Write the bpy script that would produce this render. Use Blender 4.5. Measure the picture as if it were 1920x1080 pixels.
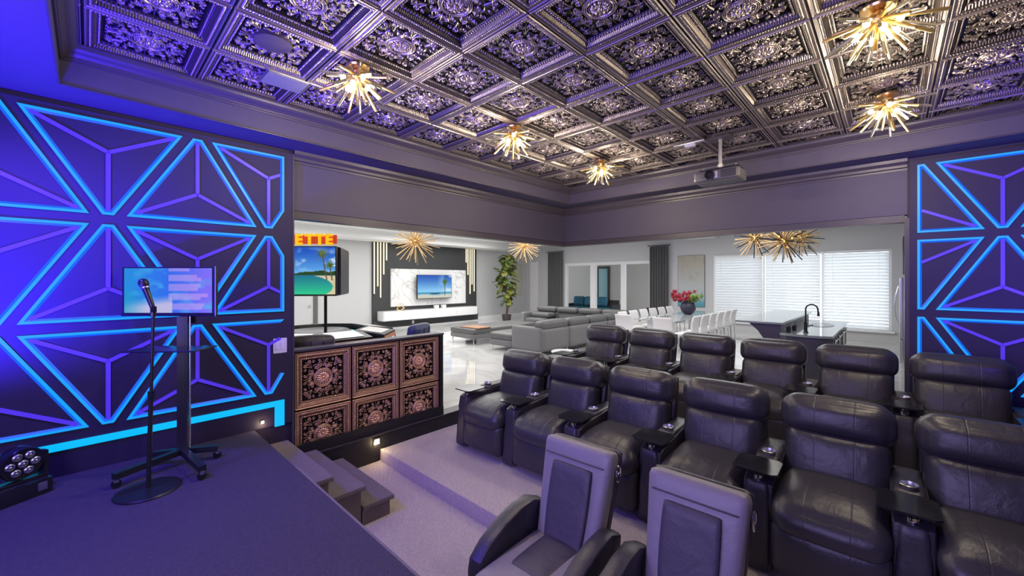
import bpy, math, random
import numpy as np
from mathutils import Vector, Matrix
random.seed(7)
PI = math.pi
S = bpy.context.scene
C = S.collection
for o in list(bpy.data.objects): bpy.data.objects.remove(o)

# ------------------------------------------------------------------ camera
H = 1.72
cam = bpy.data.objects.new('camera', bpy.data.cameras.new('camera'))
C.objects.link(cam); S.camera = cam
cam.location = (0, 0, H)
cam.rotation_euler = (PI/2, 0, -math.radians(46.6))
cam.data.sensor_width = 36; cam.data.lens = 751/1920*36
cam.data.shift_y = -14/1920
cam.data.clip_start = .05; cam.data.clip_end = 200

# ------------------------------------------------------------------ world, lights, exposure
S.view_settings.view_transform = 'Standard'; S.view_settings.look = 'None'
S.view_settings.exposure = 0.0; S.view_settings.gamma = 1.0
S.view_settings.use_curve_mapping = False
W = bpy.data.worlds.new('world'); S.world = W; W.use_nodes = True
bg = W.node_tree.nodes['Background']; bg.inputs[0].default_value = (.86, .93, 1, 1); bg.inputs[1].default_value = 3.6

def area(name, loc, rot, sx, sy, power, col, spread=None):
    l = bpy.data.lights.new(name, 'AREA'); l.shape = 'RECTANGLE'; l.size = sx; l.size_y = sy
    l.energy = power; l.color = col
    if spread: l.spread = spread
    o = bpy.data.objects.new(name, l); C.objects.link(o); o.location = loc; o.rotation_euler = rot
    return o
def point(name, loc, power, col, r=.05):
    l = bpy.data.lights.new(name, 'POINT'); l.energy = power; l.color = col; l.shadow_soft_size = r
    o = bpy.data.objects.new(name, l); C.objects.link(o); o.location = loc; return o
def spot(name, loc, target, power, col, ang=90, blend=.8, r=.08):
    l = bpy.data.lights.new(name, 'SPOT'); l.energy = power; l.color = col; l.spot_size = math.radians(ang); l.spot_blend = blend; l.shadow_soft_size = r
    o = bpy.data.objects.new(name, l); C.objects.link(o); o.location = loc
    o.rotation_euler = (Vector(target)-Vector(loc)).to_track_quat('-Z', 'Y').to_euler(); return o
BLUE = (.05, .02, 1); VIO = (.32, .16, 1); WARM = (1, .82, .52)
# violet fill light added at the unseen front wall to tint the theatre
area('violet_fill', (-1.35, 1.0, 1.75), (0, -PI/2, 0), 1.9, 2.8, 115, (.50, .41, 1))
# blue stage wash
spot('stage_wash_up', (-.75, 3.3, 1.0), (-.6, 3.95, 3.0), 1100, BLUE, 150, 1)
spot('stage_wash_down', (-.5, 3.2, 2.85), (.2, 3.9, .4), 300, (.12, .05, 1), 140, 1)
spot('stage_wash_ceiling', (-.5, 2.6, 1.2), (.5, 2.6, 3.3), 260, (.10, .03, 1), 110, 1)
spot('right_wash', (3.9, -1.2, 1.6), (5.7, -1.1, 2.6), 170, (.10, .04, 1), 130, 1)
# large soft fill lights added under the living-room ceiling to brighten its walls
area('living_fill_1', (3.2, 8.6, 3.25), (0, 0, 0), 4.5, 6, 225, (1, .985, .96))
area('living_fill_2', (9.0, 9.4, 3.25), (0, 0, 0), 5, 5, 280, (1, .985, .96))
area('living_fill_3', (9.6, 3.6, 3.25), (0, 0, 0), 6, 4, 240, (1, .985, .96))

# ------------------------------------------------------------------ materials
def srgb(r, g, b):
    f = lambda c: (c/255/12.92) if c/255 <= .04045 else ((c/255+.055)/1.055)**2.4
    return (f(r), f(g), f(b))
def mat(name, col, rough=.5, metal=0, emit=None, es=0, noise=0, nscale=40, bump=0, bscale=80, spec=.5, trans=0, ior=1.45, alpha=1, coat=0):
    m = bpy.data.materials.new(name); m.use_nodes = True
    nt = m.node_tree; b = nt.nodes['Principled BSDF']
    b.inputs['Base Color'].default_value = (*col, 1); b.inputs['Roughness'].default_value = rough
    b.inputs['Metallic'].default_value = metal; b.inputs['Specular IOR Level'].default_value = spec
    b.inputs['Transmission Weight'].default_value = trans; b.inputs['IOR'].default_value = ior
    b.inputs['Coat Weight'].default_value = coat
    if emit: b.inputs['Emission Color'].default_value = (*emit, 1); b.inputs['Emission Strength'].default_value = es
    if noise or bump:
        tc = nt.nodes.new('ShaderNodeTexCoord')
    if noise:
        n = nt.nodes.new('ShaderNodeTexNoise'); n.inputs['Scale'].default_value = nscale; n.inputs['Detail'].default_value = 4
        nt.links.new(tc.outputs['Object'], n.inputs['Vector'])
        mx = nt.nodes.new('ShaderNodeMix'); mx.data_type = 'RGBA'
        mx.inputs[6].default_value = (*[c*(1-noise) for c in col], 1); mx.inputs[7].default_value = (*[min(1, c*(1+noise)) for c in col], 1)
        nt.links.new(n.outputs['Fac'], mx.inputs[0]); nt.links.new(mx.outputs[2], b.inputs['Base Color'])
    if bump:
        n2 = nt.nodes.new('ShaderNodeTexNoise'); n2.inputs['Scale'].default_value = bscale; n2.inputs['Detail'].default_value = 3
        nt.links.new(tc.outputs['Object'], n2.inputs['Vector'])
        bp = nt.nodes.new('ShaderNodeBump'); bp.inputs['Strength'].default_value = bump; bp.inputs['Distance'].default_value = .01
        nt.links.new(n2.outputs['Fac'], bp.inputs['Height']); nt.links.new(bp.outputs[0], b.inputs['Normal'])
    return m
def ramp_z_metal(name, lo, hi, c_lo, c_hi, rough):
    """antique finish: dark patina in the hollows, bright metal on the ridges (local height)"""
    m = bpy.data.materials.new(name); m.use_nodes = True; nt = m.node_tree; b = nt.nodes['Principled BSDF']
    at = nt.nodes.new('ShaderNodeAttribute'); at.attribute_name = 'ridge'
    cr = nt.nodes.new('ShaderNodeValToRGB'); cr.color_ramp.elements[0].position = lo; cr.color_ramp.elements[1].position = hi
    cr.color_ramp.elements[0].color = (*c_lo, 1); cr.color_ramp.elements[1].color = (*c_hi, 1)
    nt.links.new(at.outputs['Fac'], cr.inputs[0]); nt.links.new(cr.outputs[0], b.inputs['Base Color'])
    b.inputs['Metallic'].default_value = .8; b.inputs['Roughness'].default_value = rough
    return m
def carpet(name, col, rib):
    m = mat(name, col, .95, noise=.25, nscale=60, spec=.1); nt = m.node_tree; b = nt.nodes['Principled BSDF']
    tc = nt.nodes.new('ShaderNodeTexCoord')
    mp = nt.nodes.new('ShaderNodeMapping'); mp.inputs['Rotation'].default_value = (0, 0, .5); nt.links.new(tc.outputs['Object'], mp.inputs['Vector'])
    wv = nt.nodes.new('ShaderNodeTexWave'); wv.inputs['Scale'].default_value = rib; wv.inputs['Distortion'].default_value = 1.2; wv.inputs['Detail Scale'].default_value = 3
    nt.links.new(mp.outputs[0], wv.inputs['Vector'])
    n = nt.nodes.new('ShaderNodeTexNoise'); n.inputs['Scale'].default_value = 220; nt.links.new(tc.outputs['Object'], n.inputs['Vector'])
    ad = nt.nodes.new('ShaderNodeMath'); ad.operation = 'ADD'; nt.links.new(wv.outputs['Fac'], ad.inputs[0]); nt.links.new(n.outputs['Fac'], ad.inputs[1])
    bp = nt.nodes.new('ShaderNodeBump'); bp.inputs['Strength'].default_value = .7; bp.inputs['Distance'].default_value = .012
    nt.links.new(ad.outputs[0], bp.inputs['Height']); nt.links.new(bp.outputs[0], b.inputs['Normal'])
    return m
def leather(name, col, rough, seam=True):
    m = mat(name, col, rough, spec=.6); nt = m.node_tree; b = nt.nodes['Principled BSDF']
    tc = nt.nodes.new('ShaderNodeTexCoord')
    n = nt.nodes.new('ShaderNodeTexNoise'); n.inputs['Scale'].default_value = 9; n.inputs['Detail'].default_value = 5; n.inputs['Distortion'].default_value = .6
    nt.links.new(tc.outputs['Object'], n.inputs['Vector'])
    n2 = nt.nodes.new('ShaderNodeTexVoronoi'); n2.inputs['Scale'].default_value = 260; nt.links.new(tc.outputs['Object'], n2.inputs['Vector'])
    a = nt.nodes.new('ShaderNodeMath'); a.operation = 'MULTIPLY_ADD'; a.inputs[1].default_value = .05
    nt.links.new(n2.outputs['Distance'], a.inputs[0]); nt.links.new(n.outputs['Fac'], a.inputs[2])
    last = a
    if seam:
        sp = nt.nodes.new('ShaderNodeSeparateXYZ'); nt.links.new(tc.outputs['Object'], sp.inputs[0])
        ab = nt.nodes.new('ShaderNodeMath'); ab.operation = 'ABSOLUTE'; nt.links.new(sp.outputs['Y'], ab.inputs[0])
        df = nt.nodes.new('ShaderNodeMath'); df.operation = 'SUBTRACT'; df.inputs[1].default_value = .11; nt.links.new(ab.outputs[0], df.inputs[0])
        ab2 = nt.nodes.new('ShaderNodeMath'); ab2.operation = 'ABSOLUTE'; nt.links.new(df.outputs[0], ab2.inputs[0])
        lt = nt.nodes.new('ShaderNodeMapRange'); lt.inputs['From Min'].default_value = 0; lt.inputs['From Max'].default_value = .005
        lt.inputs['To Min'].default_value = -.14; lt.inputs['To Max'].default_value = 0; nt.links.new(ab2.outputs[0], lt.inputs['Value'])
        a2 = nt.nodes.new('ShaderNodeMath'); nt.links.new(a.outputs[0], a2.inputs[0]); nt.links.new(lt.outputs[0], a2.inputs[1]); last = a2
    bp = nt.nodes.new('ShaderNodeBump'); bp.inputs['Strength'].default_value = .32; bp.inputs['Distance'].default_value = .02
    nt.links.new(last.outputs[0], bp.inputs['Height']); nt.links.new(bp.outputs[0], b.inputs['Normal'])
    return m
def vcol_mat(name, strength=1.0, rough=.3):
    m = bpy.data.materials.new(name); m.use_nodes = True; nt = m.node_tree; b = nt.nodes['Principled BSDF']
    at = nt.nodes.new('ShaderNodeAttribute'); at.attribute_name = 'Col'
    b.inputs['Base Color'].default_value = (.01, .01, .01, 1); b.inputs['Roughness'].default_value = rough
    nt.links.new(at.outputs['Color'], b.inputs['Emission Color']); b.inputs['Emission Strength'].default_value = strength
    return m
def vcol_paint(name):
    m = bpy.data.materials.new(name); m.use_nodes = True; nt = m.node_tree; b = nt.nodes['Principled BSDF']
    at = nt.nodes.new('ShaderNodeAttribute'); at.attribute_name = 'Col'; nt.links.new(at.outputs['Color'], b.inputs['Base Color'])
    b.inputs['Roughness'].default_value = .8
    return m
def marble(name, base, vein, rough, scale, w=.03):
    m = mat(name, base, rough); nt = m.node_tree; b = nt.nodes['Principled BSDF']
    tc = nt.nodes.new('ShaderNodeTexCoord'); n = nt.nodes.new('ShaderNodeTexNoise'); n.inputs['Scale'].default_value = scale; n.inputs['Detail'].default_value = 6; n.inputs['Distortion'].default_value = 1.5
    nt.links.new(tc.outputs['Object'], n.inputs['Vector'])
    s = nt.nodes.new('ShaderNodeMath'); s.operation = 'SUBTRACT'; s.inputs[1].default_value = .5; nt.links.new(n.outputs['Fac'], s.inputs[0])
    a = nt.nodes.new('ShaderNodeMath'); a.operation = 'ABSOLUTE'; nt.links.new(s.outputs[0], a.inputs[0])
    r = nt.nodes.new('ShaderNodeValToRGB'); r.color_ramp.elements[0].color = (*vein, 1); r.color_ramp.elements[1].color = (*base, 1); r.color_ramp.elements[1].position = w
    nt.links.new(a.outputs[0], r.inputs[0]); nt.links.new(r.outputs[0], b.inputs['Base Color'])
    return m
M = {}
M['wall'] = mat('dark_plum_paint', (.070, .060, .100), .55, noise=.06, nscale=6, bump=.05, bscale=200)
M['trimdark'] = mat('dark_trim_paint', (.055, .045, .06), .4)
M['black'] = mat('black_paint', (.012, .011, .014), .45)
M['ledwall'] = mat('matte_panel_paint', (.022, .014, .05), .6, noise=.1, nscale=5)
M['cyan'] = mat('cyan_led', (.01, .05, .1), .4, emit=(.004, .33, .93), es=1.05)
M['deepblue'] = mat('blue_led_slope', (.01, .03, .1), .4, emit=(.004, .13, .85), es=.9)
M['violetled'] = mat('violet_led', (.05, .03, .2), .4, emit=(.085, .035, .85), es=.7)
M['cyanbright'] = mat('cyan_led_band', (.01, .05, .1), .4, emit=(.0, .48, .90), es=1.05)
M['carpet'] = carpet('ribbed_carpet', (.66, .57, .54), 26)
M['stagecarpet'] = carpet('dark_carpet', (.095, .08, .13), 50)
M['stepcarpet'] = carpet('step_carpet', (.30, .25, .28), 60)
M['leather'] = leather('black_leather', (.04, .036, .048), .36)
M['leathers'] = leather('black_leather_plain', (.035, .03, .042), .38, seam=False)
M['grayleather'] = leather('lilac_grey_leather', (.23, .205, .235), .45, seam=False)
M['chargray'] = leather('charcoal_insert', (.06, .05, .075), .5, seam=False)
M['plastic'] = mat('black_plastic', (.015, .015, .02), .18)
M['blackmetal'] = mat('black_metal', (.02, .02, .025), .35, metal=.3)
M['chrome'] = mat('chrome', (.8, .8, .82), .12, metal=1)
M['steel'] = mat('brushed_steel', (.55, .55, .57), .35, metal=1)
M['gold'] = mat('polished_brass', (.80, .55, .24), .25, metal=.9)
M['paleGold'] = mat('pale_brass', (.62, .42, .20), .35, metal=.7)
M['glass'] = mat('clear_glass_rod', (.95, .93, .88), .05, trans=1, emit=(1, .86, .6), es=.03)
M['goldrod'] = mat('gold_glass_rod', (.85, .62, .25), .3, metal=1, emit=(1, .72, .25), es=.05)
M['bulb'] = mat('lit_bulb', (1, 1, 1), .4, emit=(1, .90, .66), es=4)
M['warmspot'] = mat('lit_step_lamp', (1, 1, 1), .4, emit=(1, .85, .5), es=6)
M['white'] = mat('white_paint', (.80, .80, .80), .6, noise=.02, nscale=3)
M['ceilwhite'] = mat('white_ceiling_paint', (.86, .86, .85), .7)
M['greywall'] = mat('light_grey_paint', (.58, .58, .59), .6, noise=.02, nscale=2)
M['farwall'] = mat('pale_grey_paint', (.60, .60, .61), .6, noise=.02, nscale=2)
M['gloss'] = marble('polished_white_floor', (.66, .66, .66), (.55, .55, .55), .06, .7, .10)
M['marble'] = marble('white_marble', (.78, .78, .78), (.48, .46, .44), .12, 1.0, .018)
M['whitegloss'] = mat('white_lacquer', (.85, .85, .85), .2)
M['tvwall'] = mat('charcoal_wall', (.045, .047, .05), .5)
M['tube'] = mat('lit_gold_tube', (.9, .8, .5), .3, emit=(1, .88, .58), es=1.1)
M['sofa'] = mat('grey_leather_sofa', (.11, .11, .112), .45, noise=.06, nscale=8, bump=.15, bscale=12)
M['sofaside'] = mat('grey_sofa_panel', (.17, .17, .175), .45)
M['tan'] = mat('tan_throw', (.35, .2, .13), .8)
M['leaf'] = mat('green_leaf', (.09, .14, .03), .4, noise=.5, nscale=6)
M['leafy'] = mat('yellow_green_leaf', (.22, .24, .05), .4, noise=.3, nscale=6)
M['trunk'] = mat('brown_trunk', (.20, .09, .07), .8)
M['pot'] = mat('dark_pot', (.05, .04, .04), .5)
M['curtain'] = mat('charcoal_curtain', (.13, .13, .13), .9)
M['frame'] = mat('white_frame', (.85, .85, .85), .4)
M['pane'] = mat('window_glass', (1, 1, 1), .0, trans=1, ior=1.01)
M['slat'] = mat('white_blind_slat', (.9, .9, .9), .5)
_nt = M['slat'].node_tree; _t = _nt.nodes.new('ShaderNodeBsdfTranslucent'); _t.inputs[0].default_value = (.9, .92, .93, 1); _m = _nt.nodes.new('ShaderNodeMixShader'); _m.inputs[0].default_value = .5
_nt.links.new(_nt.nodes['Principled BSDF'].outputs[0], _m.inputs[1]); _nt.links.new(_t.outputs[0], _m.inputs[2]); _nt.links.new(_m.outputs[0], _nt.nodes['Material Output'].inputs[0])
M['patio'] = mat('patio_plaster', (.55, .53, .50), .8)
M['teal'] = mat('teal_cushion', (.03, .13, .20), .8)
M['wicker'] = mat('dark_wicker', (.05, .05, .055), .8, noise=.4, nscale=90)
M['tealpaint'] = mat('teal_glass', (.2, .42, .45), .2)
M['island'] = mat('dark_island_lacquer', (.06, .055, .085), .35)
M['counter'] = mat('polished_grey_stone', (.25, .28, .29), .06)
M['tglass'] = mat('grey_table_glass', (.38, .41, .42), .05)
M['chairwhite'] = mat('white_chair_leather', (.72, .71, .72), .45)
M['navy'] = mat('dark_vase_glaze', (.03, .03, .055), .4)
M['red'] = mat('red_flower', (.30, .02, .04), .6, noise=.5, nscale=40)
M['green'] = mat('green_sprig', (.18, .26, .05), .6, noise=.5, nscale=40)
M['switch'] = mat('switch_plastic', (.65, .60, .75), .35)
M['orange'] = mat('orange_lacquer', (.55, .13, .06), .3)
M['cyanled'] = mat('kiosk_cyan_led', (.02, .1, .12), .3, emit=(.05, .75, .85), es=1.3)
M['signyellow'] = mat('lit_sign_yellow', (.9, .6, .02), .4, emit=(1, .55, .01), es=.75)
M['signred'] = mat('lit_sign_red', (.6, .05, .02), .4, emit=(.8, .08, .02), es=.5)
M['quilt'] = mat('blue_quilted_leather', (.03, .04, .14), .4)
M['grill'] = mat('speaker_grill', (.16, .165, .155), .5, noise=.3, nscale=300)
M['projbody'] = mat('projector_grey', (.12, .115, .13), .35)
M['whitebase'] = mat('white_glow_base', (.85, .85, .85), .5)
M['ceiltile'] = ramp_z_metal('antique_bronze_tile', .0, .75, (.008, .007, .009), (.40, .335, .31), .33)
M['walltile'] = ramp_z_metal('antique_copper_tile', .0, .75, (.016, .010, .009), (.80, .47, .34), .34)

# ------------------------------------------------------------------ builders
class MB:
    def __init__(s): s.v = []; s.f = []
    def add(s, vs, fs):
        n = len(s.v); s.v += [tuple(v) for v in vs]; s.f += [tuple(i+n for i in f) for f in fs]; return s
    def box(s, x0, x1, y0, y1, z0, z1, mtx=None):
        vs = [Vector((x, y, z)) for z in (z0, z1) for y in (y0, y1) for x in (x0, x1)]
        if mtx: vs = [mtx @ v for v in vs]
        return s.add(vs, [(0, 2, 3, 1), (4, 5, 7, 6), (0, 1, 5, 4), (2, 6, 7, 3), (0, 4, 6, 2), (1, 3, 7, 5)])
    def bbox(s, x0, x1, y0, y1, z0, z1, b=.01, mtx=None):
        """box with chamfered edges"""
        b = min(b, (x1-x0)/2.2, (y1-y0)/2.2, (z1-z0)/2.2)
        return s.cushion(((x0+x1)/2, (y0+y1)/2, (z0+z1)/2), (x1-x0, y1-y0, z1-z0), b, n=3, mtx=mtx)
    def tube(s, pts, r, n=10, caps=True):
        pts = [Vector(p) for p in pts]; rs = r if isinstance(r, (list, tuple)) else [r]*len(pts)
        rings = []; up = None
        for i, p in enumerate(pts):
            d = (pts[min(i+1, len(pts)-1)]-pts[max(i-1, 0)]).normalized()
            if up is None: up = d.orthogonal().normalized()
            up = (up-d*up.dot(d)).normalized(); w = d.cross(up)
            rings.append([p+(up*math.cos(2*PI*k/n)+w*math.sin(2*PI*k/n))*rs[i] for k in range(n)])
        vs = [v for R in rings for v in R]; fs = []
        for i in range(len(pts)-1):
            for k in range(n):
                fs.append((i*n+k, i*n+(k+1) % n, (i+1)*n+(k+1) % n, (i+1)*n+k))
        if caps: fs.append(tuple(range(n-1, -1, -1))); fs.append(tuple((len(pts)-1)*n+k for k in range(n)))
        return s.add(vs, fs)
    def lathe(s, prof, c=(0, 0, 0), n=24, mtx=None, cap=True):
        vs = []; fs = []
        for (r, z) in prof:
            for k in range(n):
                v = Vector((r*math.cos(2*PI*k/n), r*math.sin(2*PI*k/n), z))
                if mtx: v = mtx @ v
                vs.append(v+Vector(c))
        for i in range(len(prof)-1):
            for k in range(n): fs.append((i*n+k, i*n+(k+1) % n, (i+1)*n+(k+1) % n, (i+1)*n+k))
        if cap: fs.append(tuple(range(n-1, -1, -1))); fs.append(tuple((len(prof)-1)*n+k for k in range(n)))
        return s.add(vs, fs)
    def prism(s, poly, a, b, axis='y'):
        """polygon of 2-D points extruded from a to b along an axis"""
        def P(p, t):
            return {'y': (p[0], t, p[1]), 'x': (t, p[0], p[1]), 'z': (p[0], p[1], t)}[axis]
        n = len(poly); vs = [P(p, a) for p in poly]+[P(p, b) for p in poly]
        fs = [tuple(range(n-1, -1, -1)), tuple(range(n, 2*n))]+[(i, (i+1) % n, n+(i+1) % n, n+i) for i in range(n)]
        return s.add(vs, fs)
    def cushion(s, c, size, r, n=10, bulge=(0, 0, 0), mtx=None, fn=None):
        """rounded box; bulge = extra swelling on the x, y and z faces"""
        hx, hy, hz = [q/2 for q in size]; r = min(r, hx, hy, hz)
        cache = {}; vs = []; fs = []
        def pt(ix, iy, iz):
            k = (ix, iy, iz)
            if k in cache: return cache[k]
            u = [2*q/n-1 for q in k]
            f = lambda t: math.copysign(abs(t)**.8, t) if r > .02 else t
            p = Vector((f(u[0])*hx, f(u[1])*hy, f(u[2])*hz))
            inner = Vector((max(-(hx-r), min(hx-r, p.x)), max(-(hy-r), min(hy-r, p.y)), max(-(hz-r), min(hz-r, p.z))))
            d = p-inner
            if d.length > 1e-9:
                p = inner+d.normalized()*r
            q = Vector(((1-u[1]**2)*(1-u[2]**2)*u[0]*bulge[0], (1-u[0]**2)*(1-u[2]**2)*u[1]*bulge[1], (1-u[0]**2)*(1-u[1]**2)*u[2]*bulge[2]))
            p = p+q
            if fn: p = fn(p)
            if mtx: p = mtx @ p
            cache[k] = len(vs); vs.append(p+Vector(c)); return cache[k]
        for a in range(n):
            for b in range(n):
                for k, fl in ((0, False), (n, True)):
                    for ax in range(3):
                        def g(i, j):
                            t = [0, 0, 0]; t[ax] = k; t[(ax+1) % 3] = i; t[(ax+2) % 3] = j; return pt(*t)
                        q = (g(a, b), g(a+1, b), g(a+1, b+1), g(a, b+1))
                        fs.append(q if fl else q[::-1])
        return s.add(vs, fs)
    def mesh(s, name, m=None, smooth=False, ang=None):
        me = bpy.data.meshes.new(name); me.from_pydata(s.v, [], s.f); me.update()
        if m: me.materials.append(M[m] if isinstance(m, str) else m)
        if smooth:
            me.polygons.foreach_set('use_smooth', [True]*len(me.polygons))
            if ang: me.set_sharp_from_angle(angle=math.radians(ang))
        return me
    def build(s, name, m, parent=None, smooth=False, ang=None, loc=None, rot=None):
        return ob(name, s.mesh(name, m, smooth, ang), parent, loc, rot)
def ob(name, me, parent=None, loc=None, rot=None):
    o = bpy.data.objects.new(name, me); C.objects.link(o)
    if parent is not None: o.parent = parent
    if loc: o.location = loc
    if rot: o.rotation_euler = rot
    return o
def tag(o, label=None, cat=None, group=None, kind=None):
    if label: o['label'] = label
    if cat: o['category'] = cat
    if group: o['group'] = group
    if kind: o['kind'] = kind
    return o
def thing(name, label, cat, loc=(0, 0, 0), rz=0, group=None):
    o = ob(name, None, None, loc, (0, 0, rz)); return tag(o, label, cat, group)
def struct(name, loc=(0, 0, 0)):
    o = ob(name, None, None, loc); o['kind'] = 'structure'; return o
def children(o): return list(CH.get(o.name, [])) if False else [c for c in bpy.data.objects if c.parent == o]
def copy_tree(o, parent=None):
    c = o.copy(); C.objects.link(c); c.parent = parent
    for k in list(o.children): copy_tree(k, c)
    return c
def bx(name, m, p, x0, x1, y0, y1, z0, z1, b=0, **k):
    mb = MB()
    if b: mb.bbox(x0, x1, y0, y1, z0, z1, b); return mb.build(name, m, p, smooth=True, ang=50, **k)
    mb.box(x0, x1, y0, y1, z0, z1); return mb.build(name, m, p, **k)

# ------------------------------------------------------------------ theatre shell
XL, YW, XB, YR, XF = 1.358, 4.2, 5.79, -1.47, -1.5
ZS = 2.97            # soffit height
ZC = 3.23            # tile field
T0x, T1x, T0y, T1y = -.13, 5.44, -1.12, 3.845
wl = struct('wall_left')
bx('panel', 'ledwall', wl, XF-.15, XL, YW, YW+.15, -.31, ZS)
bx('panel', 'ledwall', wl, XF-.15, XL-.015, YW-.035, YW, .37, 2.93)
bx('corner_bead', 'trimdark', wl, XL-.015, XL, YW-.04, YW, -.3, 2.93)
bx('header', 'wall', wl, XL, XB+.15, YW, YW+.15, 2.40, ZS)
bx('reveal', 'trimdark', wl, XL, XB+.15, YW+.012, YW+.14, 2.325, 2.40)
bx('apron', 'black', wl, XL-.0, XB, YW-.012, YW+.15, -.31, -.012)
bx('ledge', 'trimdark', wl, XL, XB, YW-.03, YW+.15, -.012, 0.0)
# mouldings under the soffit
def molding(name, p, axis, a, b, c, sgn, z, prof, m='trimdark'):
    """prof: (out, dz) points from wall; extruded along axis"""
    mb = MB(); poly = [(c+sgn*o, z+dz) for o, dz in prof]
    mb.prism(poly, a, b, 'x' if axis == 'x' else 'y')
    return mb.build(name, m, p)
SM = [(0, 0), (0, -.115), (.012, -.115), (.014, -.095), (.028, -.085), (.03, -.06), (.05, -.03), (.055, 0)]
molding('crown_molding', wl, 'x', XL, XB, YW, -1, ZS, SM)
wb = struct('wall_back')
OY = -.104
bx('panel', 'ledwall', wb, XB, XB+.15, YR-.15, OY-.02, -.31, ZS)
bx('panel', 'ledwall', wb, XB-.035, XB, YR, OY-.035, -.0, 2.93)
bx('header', 'wall', wb, XB, XB+.15, OY-.02, YW, 2.40, ZS)
bx('reveal', 'trimdark', wb, XB+.012, XB+.14, OY, YW+.012, 2.325, 2.40)
bx('jamb', 'trimdark', wb, XB-.02, XB+.14, OY-.035, OY, 0, 2.36)
molding('crown_molding', wb, 'y', OY-.02, YW, XB, -1, ZS, SM)
wr = struct('wall_right'); bx('panel', 'ledwall', wr, XF-.15, XB+.15, YR-.15, YR, -.31, ZS)
wf = struct('wall_front'); bx('panel', 'ledwall', wf, XF-.15, XF, YR-.15, YW+.15, -.31, ZS)
# ceiling
ce = struct('ceiling')
sof = MB()
sof.box(XF-.15, XB+.15, T1y, YW+.15, ZS, 3.42); sof.box(T1x, XB+.15, YR-.15, T1y, ZS, 3.42)
sof.box(XF-.15, T0x, YR-.15, T1y, ZS, 3.42); sof.box(T0x, T1x, YR-.15, T0y, ZS, 3.42)
sof.build('soffit', 'wall', ce)
bx('backing', 'black', ce, T0x, T1x, T0y, T1y, ZC+.075, 3.42)
def crown(p):
    prof = [(0, 0), (0, -.10), (.012, -.10), (.014, -.085), (.022, -.082), (.024, -.07), (.04, -.055), (.06, -.045), (.075, -.03), (.08, -.012), (.09, -.01), (.09, 0)]
    for s in ('y1', 'y0', 'x0', 'x1'):
        mb = MB()
        for i, (o, dz) in enumerate(prof):
            if s == 'y1': a, b = (T0x+o, T1y-o), (T1x-o, T1y-o)
            if s == 'y0': a, b = (T0x+o, T0y+o), (T1x-o, T0y+o)
            if s == 'x0': a, b = (T0x+o, T0y+o), (T0x+o, T1y-o)
            if s == 'x1': a, b = (T1x-o, T0y+o), (T1x-o, T1y-o)
            mb.v += [(a[0], a[1], ZC+dz), (b[0], b[1], ZC+dz)]
        for i in range(len(prof)-1): mb.f.append((2*i, 2*i+1, 2*i+3, 2*i+2))
        mb.build('crown_molding', 'trimdark', p)
    e = MB()   # small bead at the lower edge of the tray
    for a, b in (((T0x, T1y), (T1x, T1y)), ((T1x, T1y), (T1x, T0y)), ((T1x, T0y), (T0x, T0y)), ((T0x, T0y), (T0x, T1y))):
        e.tube([(*a, ZS+.004), (*b, ZS+.004)], .007, 6)
    e.build('edge_bead', 'trimdark', p)
crown(ce)

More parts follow.
